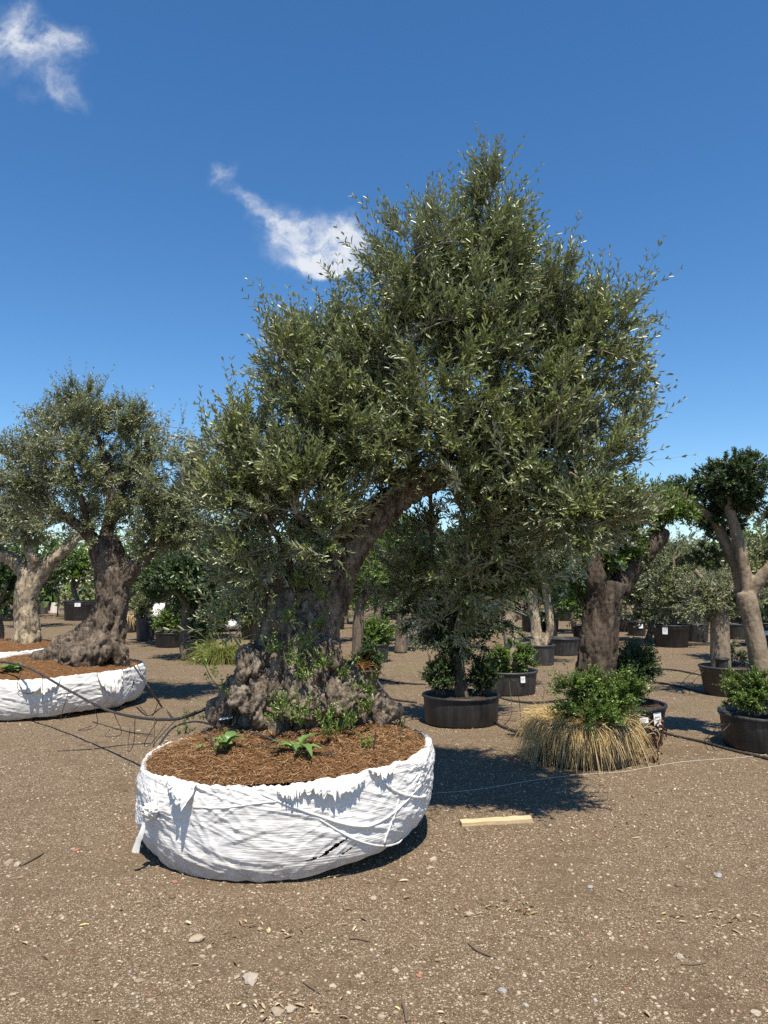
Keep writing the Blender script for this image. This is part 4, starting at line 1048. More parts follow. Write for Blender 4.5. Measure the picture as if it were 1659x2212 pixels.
# ------------------------------------------------------------------ pots
def lathe(prof, n=48):
    V = []; 
    for r, z in prof:
        for j in range(n):
            a = 2 * math.pi * j / n; V.append((math.cos(a) * r, math.sin(a) * r, z))
    i = np.arange(len(prof) * n).reshape(len(prof), n); nx = np.roll(i, -1, axis=1)
    F = np.stack([i[:-1], nx[:-1], nx[1:], i[1:]], -1).reshape(-1, 4)
    return np.array(V), F
def box_np(sx, sy, sz, c=(0, 0, 0)):
    bm = bmesh.new(); bmesh.ops.create_cube(bm, size=1)
    for v in bm.verts: v.co = Vector((v.co.x * sx + c[0], v.co.y * sy + c[1], v.co.z * sz + c[2]))
    return bm
def make_pot(label, x, y, r, h, mat='pot', tags=(), soil=.05, group='nursery pots', taper=.9, seed=0, name='plant_pot', handles=True):
    t = thing(name, label, 'pot', (x, y, 0), group)
    rb = r * taper; w = .012
    lip = h * .17
    V, F = lathe([(rb * .9, .004), (rb * .985, .006), (rb, .02), (rb + (r - rb) * .75, h - lip - .012), (r - .004, h - lip), (r - .004, h - .02), (r - w, h - .006), (r - w - .004, h - .02), (r - w - .006, h - soil - .06), (rb * .5, h - soil - .08)])
    wob = np.array([.006 * mn.noise(Vector((a[0] * 2.5, a[1] * 2.5, seed + a[2] * 2))) for a in V]); ra = np.hypot(V[:, 0], V[:, 1]).clip(.01)
    V[:, :2] *= (1 + wob / ra)[:, None]
    mesh_np('pot_body', V, F, M[mat], t, smooth=False)
    V, F = lathe([(r - .006, h - .030), (r + .012, h - .026), (r + .016, h - .012), (r + .013, h), (r - .002, h + .004), (r - w - .002, h - .002), (r - w - .002, h - .014), (r - .006, h - .030)])
    mesh_np('rim', V, F, M[mat], t, smooth=True)
    n = 36; sr = r - w - .008; P = [(0, 0, h - soil)]
    for i in range(1, 7):
        for j in range(n):
            a = 2 * math.pi * j / n; q = sr * i / 6
            P.append((math.cos(a) * q, math.sin(a) * q, h - soil + .012 * mn.noise(Vector((math.cos(a) * q * 14, math.sin(a) * q * 14, seed + 3)))))
    idx = 1 + np.arange(6 * n).reshape(6, n); nx = np.roll(idx, -1, axis=1)
    mesh_np('soil', P, [np.stack([idx[:-1], idx[1:], nx[1:], nx[:-1]], -1).reshape(-1, 4), np.stack([np.zeros(n, int), idx[0], nx[0]], -1)], M['soil'], t, smooth=True)
    for (deg, z, tw, th) in tags:                       # white paper tags on the side facing the camera
        a = math.radians(deg - 90)
        o = obj_bm('label_tag', box_np(tw, .002, th), M['plastic_white'], t)
        o.location = (math.cos(a) * (r + .004), math.sin(a) * (r + .004), z); o.rotation_euler = (math.radians(-4), 0, a + math.pi / 2)
        for k in range(3):
            q = obj_bm('printed_line', box_np(tw * (.7 - .15 * k), .0012, th * .045), M['print'], o); q.location = (-.05 * tw, -.0018, th * (.25 - .2 * k))
    return t
def gp(px, py):                     # ground point below pixel
    p = G(px, py); return p[0], p[1]

# near right: pot with dry grass
PA = W(1262, 1600, 7.03); pa = (PA[0], 7.03)
make_pot('low black pot hidden under hanging straw grass right of the white tub', *pa, .44, .36, 'pot_black', taper=.97, seed=1)
PB = W(1340, 1503, 7.85); pb = (PB[0], 7.85)
make_pot('black pot with two white tags right behind the straw grass pot', *pb, .43, .37, 'pot_black', tags=[(12, .27, .09, .05), (34, .25, .11, .16)], seed=2, soil=.03)
pc = (3.78, 7.58)
make_pot('wide low black pot cut by the right edge with a round bush', *pc, .5, .32, 'pot', taper=.95, seed=3)
pd = (.866, 8.82)
make_pot('wide black pot in the tree shade right behind the white tub', *pd, .425, .315, 'pot_black', taper=.96, seed=4, soil=.03)
pe = (1.74, 11.1)
make_pot('dusty black pot with one white tag and a dense green bush', *pe, .43, .32, 'pot', taper=.93, tags=[(22, .23, .07, .085)], seed=5)
pf = (W(1166, 1400, 14.6)[0], 14.65)
make_pot('small black pot under the twisted pale trunks', *pf, .29, .38, 'pot', seed=6)
pg = (W(1214, 1390, 16.6)[0], 16.6)
make_pot('dusty pot just right of the small pot with twisted trunks', *pg, .36, .36, 'pot', seed=7)
pj = (W(1450, 1375, 18.6)[0], 18.6)
make_pot('tall black pot with a white tag under the round olive crown at right', *pj, .43, .52, 'pot_black', taper=.86, tags=[(-38, .4, .12, .17)], seed=8)
pk = (W(1503, 1365, 20.2)[0], 20.2)
make_pot('grey pot partly hidden behind the tall tagged pot at right', *pk, .32, .45, 'pot', seed=9)
pl = (W(1380, 1352, 22)[0], 22.2)
make_pot('dark pot with a tag far behind the thick trunked tree', *pl, .26, .4, 'pot_black', tags=[(5, .28, .15, .12)], seed=10)
pm = (4.83, 10.9)
make_pot('brown black pot around the pale straight trunk near the right edge', *pm, .4, .4, 'pot_brown', taper=.85, seed=11)
ptray = (W(1528, 1425, 11.2)[0], 10.72)
sm = make_pot('small black pot standing inside the brown black pot', *ptray, .085, .16, 'pot_black', seed=12, group=None); sm.location.z = .36
pn1 = (W(432, 1395, 16.5)[0], 16.5); make_pot('dusty grey black pot left of the grass tuft with bright bush', *pn1, .34, .36, 'pot', seed=13)
pn2 = (W(368, 1385, 18.5)[0], 18.5); make_pot('wide dark pot between the grey pot and the tall pot at left', *pn2, .36, .34, 'pot_black', seed=14)
pn3 = (W(315, 1360, 20.4)[0], 20.4); make_pot('tall narrow dark pot right of the slanted olive trunk', *pn3, .25, .6, 'pot', seed=15)
pn4 = (W(275, 1345, 23.6)[0], 23.6); make_pot('far pot with dry brown leaves right beside the slanted trunk', *pn4, .3, .5, 'pot', seed=16)
po1 = (-.42, 11.45); make_pot('brownish pot with dry fern showing right of the gnarled trunk', *po1, .36, .3, 'pot_brown', taper=.88, seed=17)
po2 = (-.2, 15.1); make_pot('grey dusty pot with bright bush right behind the gnarled trunk', *po2, .3, .36, 'pot', seed=18)
po3 = (W(888, 1375, 19.2)[0], 19.2); make_pot('big pale grey pot in the gap right of the gnarled trunk', *po3, .4, .55, 'pot_grey', taper=.95, seed=19)
pp1 = (W(165, 1325, 30)[0], 30.6); make_pot('large black tub with a small tag seen left of the slanted trunk', *pp1, .7, .76, 'pot', taper=.93, tags=[(6, .62, .22, .14)], seed=20)
pp3 = (W(86, 1305, 36)[0], 36); make_pot('pale grey pot far off behind the pale forked trunk', *pp3, .4, .55, 'pot_grey', seed=21)
for k, (px, py, d, r, h, lab, mt) in enumerate((
        (1130, 1318, 31, .3, .42, 'distant small pot left of the twisted pale trunks', 'pot_grey'), (1150, 1345, 24, .33, .6, 'distant tall grey pot behind the twisted pale trunks', 'pot'),
        (1185, 1345, 24.6, .33, .55, 'distant square looking pot right behind the twisted trunks', 'pot'), (192, 1292, 38, .45, .5, 'distant dark pot with tag beside the slanted trunk', 'pot_black'),
        (1640, 1370, 19, .35, .45, 'dark pot with tag behind the right pale trunk', 'pot_black'), (1590, 1365, 21, .35, .4, 'dusty pot between the two pale trunks at right', 'pot'), (1420, 1345, 25, .4, .4, 'far grey pot left of the tall tagged pot', 'pot_grey'),
        (985, 1350, 27, .4, .4, 'far pot seen under the dark crown in the middle', 'pot'), (50, 1300, 33, .4, .5, 'far black pot left of the pale forked trunk', 'pot_black'), (1040, 1355, 25, .35, .45, 'far pot behind the dense bush pot', 'pot_grey'))):
    p = W(px, py, d); make_pot(lab, p[0], d, r, h, mt, seed=30 + k, tags=[(0, h * .7, .14, .1)] if 'tag' in lab else ())

# ------------------------------------------------------------------ trees in pots
def tree_at(label, depth, chains, lobes, bark, leafm, **kw):
    ch = [pxc(depth, *c) for c in chains]
    x, y, z, r = ch[0][0]
    return make_tree(kw.pop('name', 'potted_tree'), label, (x, y, 0), ch, pxl(depth, *lobes), bark, leafm, **kw)
tree_at('thick dark trunked tree with bright green crown in the straw grass pot', 7.05,
        [[(1285, 1560, 0, 54), (1284, 1490, 0, 50), (1290, 1420, 0, 47), (1297, 1350, 0, 44), (1305, 1290, 0, 43), (1312, 1255, 0, 42)], [(1292, 1275, -.05, 26), (1286, 1240, -.08, 24), (1281, 1205, -.05, 17), (1288, 1160, 0, 15), (1300, 1110, 0, 9)],
         [(1335, 1275, .05, 26), (1362, 1230, .1, 27), (1394, 1190, .15, 27), (1426, 1155, .2, 23), (1436, 1142, .2, 14)], [(1420, 1160, .2, 9), (1450, 1110, .2, 5), (1480, 1080, .2, 3)], [(1312, 1260, .1, 12), (1320, 1180, .15, 9), (1340, 1110, .2, 5)]],
        [(1330, 1110, .1, 95, 55, .45, 1), (1430, 1095, .2, 85, 45, .4, 1), (1245, 1130, .1, 80, 60, .4, 1), (1330, 1195, .1, 65, 45, .3, .9), (1480, 1080, .25, 45, 40, .3, .8), (1380, 1060, .2, 60, 35, .3, .8), (1230, 1300, .2, 50, 45, .25, .5)],
        'bark_dark', 'green', voxel=.016, disp=disp_gnarl(.018, .026, .004, .3, .8, .5), n_br=260, tw=11, tl=(.08, .2), pairs=7, ll=.05, lw=.0085, seed=14, twigm='twig_dark', up=.4, thr=-.4, trunk_n=3, trunk_k=.88,
        trunk_label='dark furrowed trunk with sawn limbs')
tree_at('pruned tree with smooth beige trunk and round leaf balls at right edge', 7.6,
        [[(1652, 1540, 0, 25), (1647, 1470, 0, 22), (1638, 1410, 0, 21), (1626, 1350, 0, 20), (1614, 1300, 0, 21), (1612, 1280, 0, 19)], [(1620, 1305, 0, 15), (1608, 1230, 0, 13), (1592, 1160, 0, 12), (1575, 1100, 0, 11), (1570, 1060, 0, 11)],
         [(1606, 1300, .08, 14), (1592, 1232, .12, 12), (1566, 1172, .16, 12), (1545, 1130, .18, 10), (1500, 1085, .2, 7)], [(1624, 1285, 0, 12), (1642, 1250, -.04, 13), (1675, 1215, -.08, 12), (1720, 1160, -.1, 9)], [(1575, 1195, .16, 8), (1545, 1205, .2, 6), (1528, 1205, .2, 4)]],
        [(1592, 1032, 0, 88, 58, .40, 1.5), (1470, 1066, .2, 56, 40, .28, 1), (1590, 1075, .1, 68, 36, .32, 1.1), (1555, 1130, .3, 62, 40, .28, 1.1), (1523, 1203, .2, 32, 34, .17, 1), (1725, 1110, -.1, 75, 60, .36, 1.2)],
        'bark_smooth', 'dark', voxel=.014, disp=disp_gnarl(.01, .005, .002, .2, .5), n_br=440, tw=10, tl=(.05, .10), pairs=6, ll=.036, lw=.0078, seed=15, twigm='twig_dark', up=.3, thr=-.8, trunk_n=4, rad=(.72, 1.0),
        trunk_label='smooth beige trunk forking into three arms')
tree_at('small tree with straight pale trunk in the brown black pot', 10.95, [[(1558, 1470, 0, 22), (1556, 1400, 0, 20), (1555, 1335, 0, 19), (1552, 1300, 0, 16)], [(1555, 1320, 0, 10), (1530, 1270, -.1, 7), (1500, 1230, -.1, 4)], [(1556, 1310, 0, 10), (1590, 1260, 0, 7)]],
        [(1545, 1270, 0, 75, 60, .45, 1), (1500, 1300, -.1, 45, 50, .35, .8), (1610, 1290, .1, 50, 50, .35, .7)], 'bark_smooth', 'olive_far', n_br=110, tw=10, tl=(.1, .25), pairs=6, ll=.05, lw=.009, seed=16)
tree_at('round grey green olive behind the sawn limb at right', 18.6, [[(1455, 1390, 0, 9), (1455, 1340, 0, 8), (1455, 1270, 0, 7), (1455, 1210, 0, 4)]],
        [(1470, 1225, 0, 80, 75, .9, 1), (1430, 1280, 0, 50, 60, .6, .8), (1530, 1260, .2, 60, 70, .6, .8), (1490, 1310, -.2, 45, 40, .5, .6)], 'bark_small', 'olive_far', n_br=230, tw=10, tl=(.15, .4), pairs=6, ll=.075, lw=.013, seed=17, up=.1)
tree_at('dark leaved tree in the wide shaded pot behind the white tub', 8.85, [[(1000, 1515, 0, 15), (990, 1450, 0, 13), (980, 1380, 0, 12), (972, 1310, 0, 10), (975, 1240, 0, 7)], [(975, 1330, 0, 8), (1030, 1260, .1, 6), (1070, 1190, .1, 4)]],
        [(985, 1260, 0, 115, 120, .55, 1), (920, 1310, .1, 70, 70, .4, .9), (1070, 1310, .1, 85, 85, .45, 1), (1070, 1190, .2, 90, 90, .45, .8), (1000, 1380, .0, 75, 40, .35, .7)], 'bark_small', 'dark', n_br=300, tw=10, tl=(.1, .28), pairs=7, ll=.06, lw=.011, seed=18, up=0, bend=(0, 0, -.2))
tree_at('pale holed trunk olive in the dusty pot with dense bush', 11.1, [[(1112, 1450, 0, 17), (1105, 1390, 0, 16), (1096, 1330, 0, 15), (1098, 1280, 0, 15), (1108, 1235, 0, 13)], [(1104, 1250, 0, 9), (1130, 1200, 0, 6), (1160, 1150, 0, 4)], [(1102, 1250, 0, 9), (1070, 1200, 0, 6), (1050, 1150, 0, 4)]],
        [(1070, 1190, 0, 75, 55, .45, 1), (1160, 1170, .1, 75, 55, .45, 1), (1060, 1260, .2, 50, 50, .3, .6)], 'bark_pale', 'olive_far', n_br=130, tw=9, tl=(.1, .28), pairs=6, ll=.055, lw=.010, seed=19)
tree_at('twin twisted pale trunks with thin crown in the small black pot', 14.65, [[(1160, 1410, 0, 15), (1158, 1360, 0, 11), (1152, 1310, 0, 11), (1148, 1270, 0, 12), (1165, 1235, 0, 9), (1180, 1200, 0, 5)], [(1172, 1405, 0, 8), (1188, 1360, 0, 8), (1184, 1310, 0, 8), (1175, 1260, 0, 9), (1150, 1225, 0, 6)]],
        [(1160, 1185, 0, 80, 50, .6, 1), (1220, 1220, 0, 55, 50, .5, .9), (1210, 1320, .2, 40, 35, .35, .6)], 'bark_pale', 'dark', voxel=.02, disp=disp_gnarl(.02, .012, .004, .4, .6), n_br=120, tw=9, tl=(.12, .3), pairs=6, ll=.06, lw=.011, seed=20)
tree_at('small tree with upright brown trunk just right of the gnarled trunk', 11.45, [[(772, 1480, 0, 13), (772, 1410, 0, 12), (774, 1340, 0, 11), (780, 1280, 0, 8)], [(776, 1310, 0, 7), (820, 1250, 0, 5), (840, 1200, 0, 3)]],
        [(800, 1230, 0, 85, 60, .5, 1), (730, 1240, .1, 60, 60, .4, .7), (850, 1270, 0, 45, 50, .35, .8)], 'bark_small', 'green', n_br=130, tw=9, tl=(.1, .28), pairs=6, ll=.055, lw=.010, seed=22)

# bushes standing in pots
def bush_at(label, depth, foot, lobes, leafm, **kw):
    b = W(*foot, depth); make_bush(kw.pop('name', 'bush'), label, b, pxl(depth, *lobes), leafm, group='bushes planted in pots', **kw)
bush_at('bright green bush around the thick dark trunk in the straw grass pot', 6.95, (1285, 1560), [(1260, 1500, -.1, 70, 42, .28, 1), (1330, 1505, -.05, 60, 42, .25, 1), (1290, 1540, -.15, 85, 25, .3, .9)], 'green', n_br=130, tw=9, tl=(.07, .2), ll=.042, lw=.0078, seed=31, up=.5)
bush_at('dark round bush in the black pot with two tags', 7.85, (1365, 1510), [(1372, 1440, 0, 48, 48, .25, 1), (1345, 1470, 0, 40, 35, .2, .7)], 'dark', n_br=110, tw=9, tl=(.06, .15), ll=.036, lw=.008, seed=32, up=.5)
bush_at('round glossy green bush in the wide pot at right edge', 7.5, (1625, 1545), [(1612, 1492, 0, 58, 42, .28, 1), (1650, 1500, .1, 40, 35, .22, .7)], 'green', n_br=120, tw=9, tl=(.05, .13), ll=.032, lw=.007, seed=33, up=.4, thr=-.6)
bush_at('left of two dark round bushes in the wide shaded pot', 8.75, (955, 1500), [(953, 1455, 0, 34, 34, .17, 1)], 'dark', n_br=70, tw=9, tl=(.05, .12), ll=.032, lw=.007, seed=34, up=.5, thr=-.6)
bush_at('right of two dark round bushes in the wide shaded pot', 8.85, (1040, 1500), [(1043, 1458, 0, 34, 32, .17, 1)], 'dark', n_br=70, tw=9, tl=(.05, .12), ll=.032, lw=.007, seed=35, up=.4, thr=-.6)
bush_at('dense green bush in the dusty pot with one tag', 11.05, (1110, 1455), [(1100, 1420, 0, 52, 33, .3, 1), (1130, 1425, 0, 30, 30, .2, .7)], 'green', n_br=80, tw=9, tl=(.06, .15), ll=.04, lw=.009, seed=36, up=.4, thr=-.6)
bush_at('bright green leafy bush over the grey pot by the grass tuft', 16.5, (430, 1380), [(425, 1345, 0, 38, 32, .4, 1), (455, 1330, .2, 40, 35, .4, .8), (400, 1365, -.1, 20, 20, .2, .6)], 'green', n_br=110, tw=9, tl=(.1, .25), ll=.065, lw=.013, seed=37, up=.4)
bush_at('darker bush in the wide pot left of the bright bush', 18.5, (368, 1370), [(368, 1340, 0, 36, 28, .4, 1)], 'green', n_br=70, tw=8, tl=(.1, .25), ll=.065, lw=.013, seed=38)
bush_at('bright bush in the grey pot behind the gnarled trunk', 15.1, (810, 1395), [(815, 1368, 0, 34, 28, .3, 1)], 'green', n_br=60, tw=8, tl=(.1, .22), ll=.065, lw=.014, seed=39, up=.6)
bush_at('low leafy growth in the brownish fern pot', 11.4, (790, 1450), [(795, 1428, 0, 30, 28, .22, 1)], 'dark', n_br=50, tw=8, tl=(.07, .18), ll=.045, lw=.010, seed=40)
bush_at('leafy bush in the tall narrow pot right of the slanted trunk', 20.4, (312, 1335), [(308, 1312, 0, 26, 24, .35, 1)], 'olive_far', n_br=40, tw=8, tl=(.1, .25), ll=.07, lw=.015, seed=41)
bush_at('small sparse bush on the pot behind the pale straight trunk', 11.3, (1590, 1440), [(1590, 1420, .3, 25, 25, .2, 1)], 'olive_far', n_br=30, tw=7, tl=(.07, .18), ll=.04, lw=.009, seed=42)

# ------------------------------------------------------------------ trees further back
BG = [  # px, crown centre py, depth, rx, rz, leaf, label
    (865, 1178, 17, 62, 46, 'green', 'bright green treetop seen through the gap under the leaning limb'),
    (960, 1200, 22, 80, 60, 'dark', 'dark tree far behind the shaded pot'),
    (355, 1225, 19, 75, 60, 'dark', 'dark crooked stemmed tree right of the slanted trunk'),
    (455, 1215, 21, 70, 70, 'green', 'green tree behind the bright leafy bush'),
    (540, 1235, 24, 75, 60, 'olive_far', 'grey green tree far behind the left side of the gnarled trunk'),
    (165, 1225, 31, 48, 32, 'green', 'small light green tree in the large black tub'),
    (262, 1240, 27, 55, 50, 'olive_far', 'far tree behind the slanted trunk'),
    (75, 1235, 26, 70, 60, 'dark', 'dark tree far behind the pale forked trunk'),
    (0, 1270, 19, 55, 90, 'dark', 'dense dark shrub tree at the left edge'),
    (640, 1225, 26, 80, 60, 'dark', 'dark tree straight behind the gnarled trunk'),
    (745, 1230, 28, 75, 55, 'olive_far', 'grey green far tree right of the gnarled trunk'),
    (1045, 1225, 29, 75, 60, 'olive_far', 'far olive between the shaded pot and the dense bush'),
    (1130, 1220, 25, 75, 60, 'dark', 'dark far tree behind the twisted trunks'),
    (1240, 1225, 23, 80, 70, 'olive_far', 'far olive left of the thick dark trunk'),
    (1350, 1220, 26, 75, 70, 'dark', 'dark far tree right of the thick dark trunk'),
    (1625, 1215, 15, 70, 75, 'olive_far', 'light olive crown behind the beige trunk at right edge'),
    (1700, 1180, 18, 90, 90, 'green', 'green tree beyond the right edge behind the leaf balls'),
    (1570, 1240, 30, 70, 60, 'dark', 'dark far tree between the two pale trunks at right'),
    (1420, 1230, 32, 70, 55, 'green', 'green far tree behind the round grey olive'),
    (810, 1235, 20, 70, 60, 'green', 'green tree filling the space right behind the leaning limb'),
    (905, 1245, 26, 75, 60, 'dark', 'dark tree above the big pale grey pot'),
    (700, 1240, 19, 60, 60, 'dark', 'dark tree half hidden by the gnarled trunk on its right'),
    (410, 1250, 15.5, 60, 60, 'dark', 'dark olive behind the bright leafy bush on the left'),
    (560, 1250, 17, 70, 70, 'olive_far', 'olive tree left behind the gnarled trunk'),
    (310, 1245, 24, 60, 60, 'green', 'green tree right beside the slanted trunk'),
    (1190, 1240, 20, 60, 55, 'dark', 'dark tree above the twin twisted trunks'),
    (1395, 1265, 20, 60, 70, 'olive_far', 'olive tree in front of which the sawn limb stands'),
    (1500, 1245, 24, 65, 65, 'dark', 'dark tree behind the round grey olive on its right'),
    (1650, 1260, 24, 70, 70, 'olive_far', 'grey olive beyond the beige trunk at the right edge'),
]
for k, (px, py, d, rx, rz, lf, lab) in enumerate(BG):
    if k not in (0, 5, 8): rx *= 1.4; rz *= 1.5; py += 4
    rr = np.random.default_rng(100 + k); j = lambda: rr.uniform(-.35, .35)
    foot = W(px, 1250, d); zc = W(px, py, d)[2]
    x0, y0 = foot[0], d; m = d / FPX
    tr = .07 + .05 * rr.random()
    ch = [[(x0, y0, 0, tr * 1.3), (x0 + j() * .3, y0, zc * .3, tr), (x0 + j() * .5, y0, zc * .65, tr * .8), (x0 + j() * .4, y0, zc, tr * .5)],
          [(x0 + j() * .2, y0, zc * .6, tr * .6), (x0 + .5 * rx * m, y0 + j(), zc + .1, tr * .3)], [(x0 + j() * .2, y0, zc * .6, tr * .6), (x0 - .5 * rx * m, y0 + j(), zc + .15, tr * .3)]]
    lb = [(np.array([x0 + j() * .6 * rx * m, y0 + j() * rx * m, zc + j() * rz * m * .6]), np.array([rx * m * rr.uniform(.6, .9), rx * m * .75, rz * m * rr.uniform(.6, .95)]), 1.0) for _ in range(6)]
    make_tree('background_tree', lab, (x0, y0, 0), ch, lb, 'bark_small', lf, n_br=72, tw=9, tl=(.18, .5), pairs=6, ll=.06 + .0028 * d, lw=.012 + .0009 * d, seed=200 + k, twig_r=.004, group='trees further back in the nursery', thr=-.4)
# smaller potted shrubs filling the rows between
SH = [(235, 1318, 34, 'olive_far', 'far grey shrub in a pot just left of the slanted trunk top'), (330, 1312, 30, 'green', 'far green shrub right of the slanted trunk'), (390, 1308, 33, 'dark', 'far dark shrub behind the darker bush'),
      (500, 1312, 28, 'green', 'green potted shrub behind the fountain grass'), (548, 1335, 21, 'dark', 'dark potted shrub left of the gnarled trunk'), (585, 1318, 27, 'olive_far', 'grey shrub peeping past the left of the gnarled trunk'),
      (725, 1320, 25, 'green', 'green shrub peeping past the right of the gnarled trunk'), (850, 1318, 31, 'dark', 'far dark shrub left of the big pale grey pot'), (925, 1325, 24, 'olive_far', 'grey shrub right of the big pale grey pot'),
      (965, 1312, 33, 'green', 'far green shrub behind the shaded pot tree'), (1075, 1310, 35, 'dark', 'far dark shrub left of the pale holed trunk'), (1225, 1318, 30, 'green', 'far green shrub left of the thick dark trunk'),
      (1262, 1345, 20, 'dark', 'dark potted shrub touching the thick dark trunk on its left'), (1352, 1330, 24, 'olive_far', 'grey shrub right behind the thick dark trunk'), (1410, 1308, 36, 'dark', 'far dark shrub left of the round grey olive'),
      (1535, 1318, 29, 'green', 'far green shrub left of the pale straight trunk'), (1600, 1335, 23, 'olive_far', 'olive shrub between pale straight and beige trunks'), (1650, 1340, 21, 'dark', 'dark shrub behind the beige trunk at the right edge'),
      (15, 1310, 30, 'green', 'far green shrub at the left edge'), (100, 1290, 40, 'dark', 'far dark shrub right of the pale forked trunk')]
for k, (px, py, d, lf, lab) in enumerate(SH):
    rr = np.random.default_rng(300 + k); c = W(px, py, d); h = .34 + .1 * rr.random()
    make_pot('pot under the ' + lab, c[0], d, .27 + .08 * rr.random(), h, 'pot' if k % 3 else 'pot_black', seed=60 + k)
    zc = max(c[2], h + .4); r = rr.uniform(.5, .75)
    lb = [(np.array([c[0] + rr.normal(0, .2), d + rr.normal(0, .15), zc + rr.normal(.1, .2)]), np.array([r * rr.uniform(.7, 1.1), r * .8, r * rr.uniform(.6, 1.1)]), 1.) for _ in range(3)]
    make_bush('background_shrub', lab, (c[0], d, h - .06), lb, lf, n_br=46, tw=8, tl=(.15, .4), pairs=5, ll=.06 + .0022 * d, lw=.012 + .0007 * d, seed=400 + k, group='potted shrubs further back', cat='shrub')
# the nursery rows beyond, one mass at this distance
def far_rows():
    rng = np.random.default_rng(5); n = 48000
    x = rng.uniform(-60, 60, n); row = rng.integers(0, 4, n); y = 33 + row * 8 + rng.normal(0, 1.2, n)
    top = np.array([3.1 + 1.1 * mn.noise(Vector((a * .35, b * 3.1, 0))) + .5 * mn.noise(Vector((a * 1.4, b, 4))) for a, b in zip(x, row)])
    z = .25 + (top + .15 * (row + 1)) * rng.uniform(0, 1, n) ** .8
    d = unit(rng.normal(0, 1, (n, 3))); nn = unit(rng.normal(0, .5, (n, 3)) + [0, -.3, 1]); nn = unit(nn - d * (nn * d).sum(1, keepdims=True))
    V, F, R = leaf_geo(np.stack([x, y, z], 1), d, nn, rng.uniform(.25, .55, n), rng.uniform(.06, .13, n), False, rng.uniform(0, .9, n))
    tag(mesh_np('distant_trees', V, F, M['green'], rnd=R), 'distant rows of nursery trees along the horizon', 'trees', kind='stuff')
far_rows()

# ------------------------------------------------------------------ grasses, dead vine, fern
def blades(rng, st, d, L, w, droop, segs=6):
    n = len(st); t = np.linspace(0, 1, segs)
    P = st[:, None] + L[:, None, None] * (d[:, None] * t[None, :, None] + np.array([0, 0, -1.])[None, None] * (droop[:, None] * t[None] ** 2)[..., None])
    T = unit(np.gradient(P, axis=1)); S = unit(np.cross(T, rng.normal(0, 1, (n, 1, 3))))
    wd = (w[:, None] * (1 - .75 * t[None] ** 1.5))[..., None]
    V = np.stack([P - S * wd, P + S * wd], 2).reshape(n, segs * 2, 3)
    q = np.array([[2 * i, 2 * i + 1, 2 * i + 3, 2 * i + 2] for i in range(segs - 1)])
    F = (q[None] + (np.arange(n) * segs * 2)[:, None, None]).reshape(-1, 4)
    return V.reshape(-1, 3), F, segs - 1
def grass(name, label, c, z0, ring, n, L, droop, mat, seed, up=(.5, 1.0), w=(.0012, .003), arc=(0, 6.283), cat='grass'):
    rng = np.random.default_rng(seed)
    t = thing(name, label, cat, (c[0], c[1], z0))
    clump = rng.uniform(*arc, 34)
    a = np.where(rng.random(n) < .7, clump[rng.integers(0, 34, n)] + rng.normal(0, .06, n), rng.uniform(*arc, n)); r = rng.uniform(*ring, n)
    st = np.stack([np.cos(a) * r, np.sin(a) * r, rng.uniform(-.01, .03, n)], 1)
    b = a + rng.normal(0, .55, n)
    d = unit(np.stack([np.cos(b), np.sin(b), rng.uniform(*up, n)], 1))
    cl = np.array([mn.noise(Vector((math.cos(q) * 4, math.sin(q) * 4, seed))) for q in a])
    Ls = rng.uniform(*L, n) * (1 + .55 * cl) * np.where(rng.random(n) < .12, 1.35, 1.0)
    d = unit(d + rng.normal(0, .22, (n, 3))); V, F, k = blades(rng, st, d, Ls, rng.uniform(*w, n), rng.uniform(*droop, n))
    R = np.repeat(rng.beta(2, 2, n), k)
    tag(mesh_np('blades', V, F, M[mat], t, rnd=R), kind='stuff')
    # seed heads / broken stalks
    m = n // 9; st2 = V.reshape(n, -1, 3)[:m, -1]; dd = unit(rng.normal(0, .4, (m, 3)) + [0, 0, -1])
    nn = unit(np.cross(dd, rng.normal(0, 1, (m, 3))))
    V2, F2, R2 = leaf_geo(st2, dd, nn, rng.uniform(.015, .035, m), rng.uniform(.0015, .004, m), False, rng.uniform(.4, 1, m))
    tag(mesh_np('seed_heads', V2, F2, M[mat], t, rnd=R2), kind='stuff')
    return t
grass('dry_grass', 'straw coloured dry grass hanging over the rim of the low pot', (pa[0] - .03, pa[1]), .345, (.22, .40), 6200, (.11, .27), (.3, 2.0), 'straw', 3, up=(.0, 1.5), w=(.0014, .0040))
grass('green_grass', 'yellow green fountain grass tuft on the ground left of the gnarled trunk', gp(478, 1432), .0, (.02, .16), 2600, (.5, .95), (.45, .95), 'tuft', 4, up=(.9, 3.0), w=(.003, .006))
grass('dry_fern', 'rust brown dry fern in the pot right of the gnarled trunk', (po1[0] - .05, po1[1] - .1), .28, (.02, .22), 260, (.2, .5), (.2, .9), 'rust', 5, up=(.8, 2.5), w=(.002, .006), cat='fern')
grass('dry_grass', 'faded dry grass hanging from the pot beside the slanted trunk', pn4, .48, (.12, .28), 420, (.2, .5), (.9, 1.6), 'straw', 6, up=(.4, 1.0), w=(.004, .009))

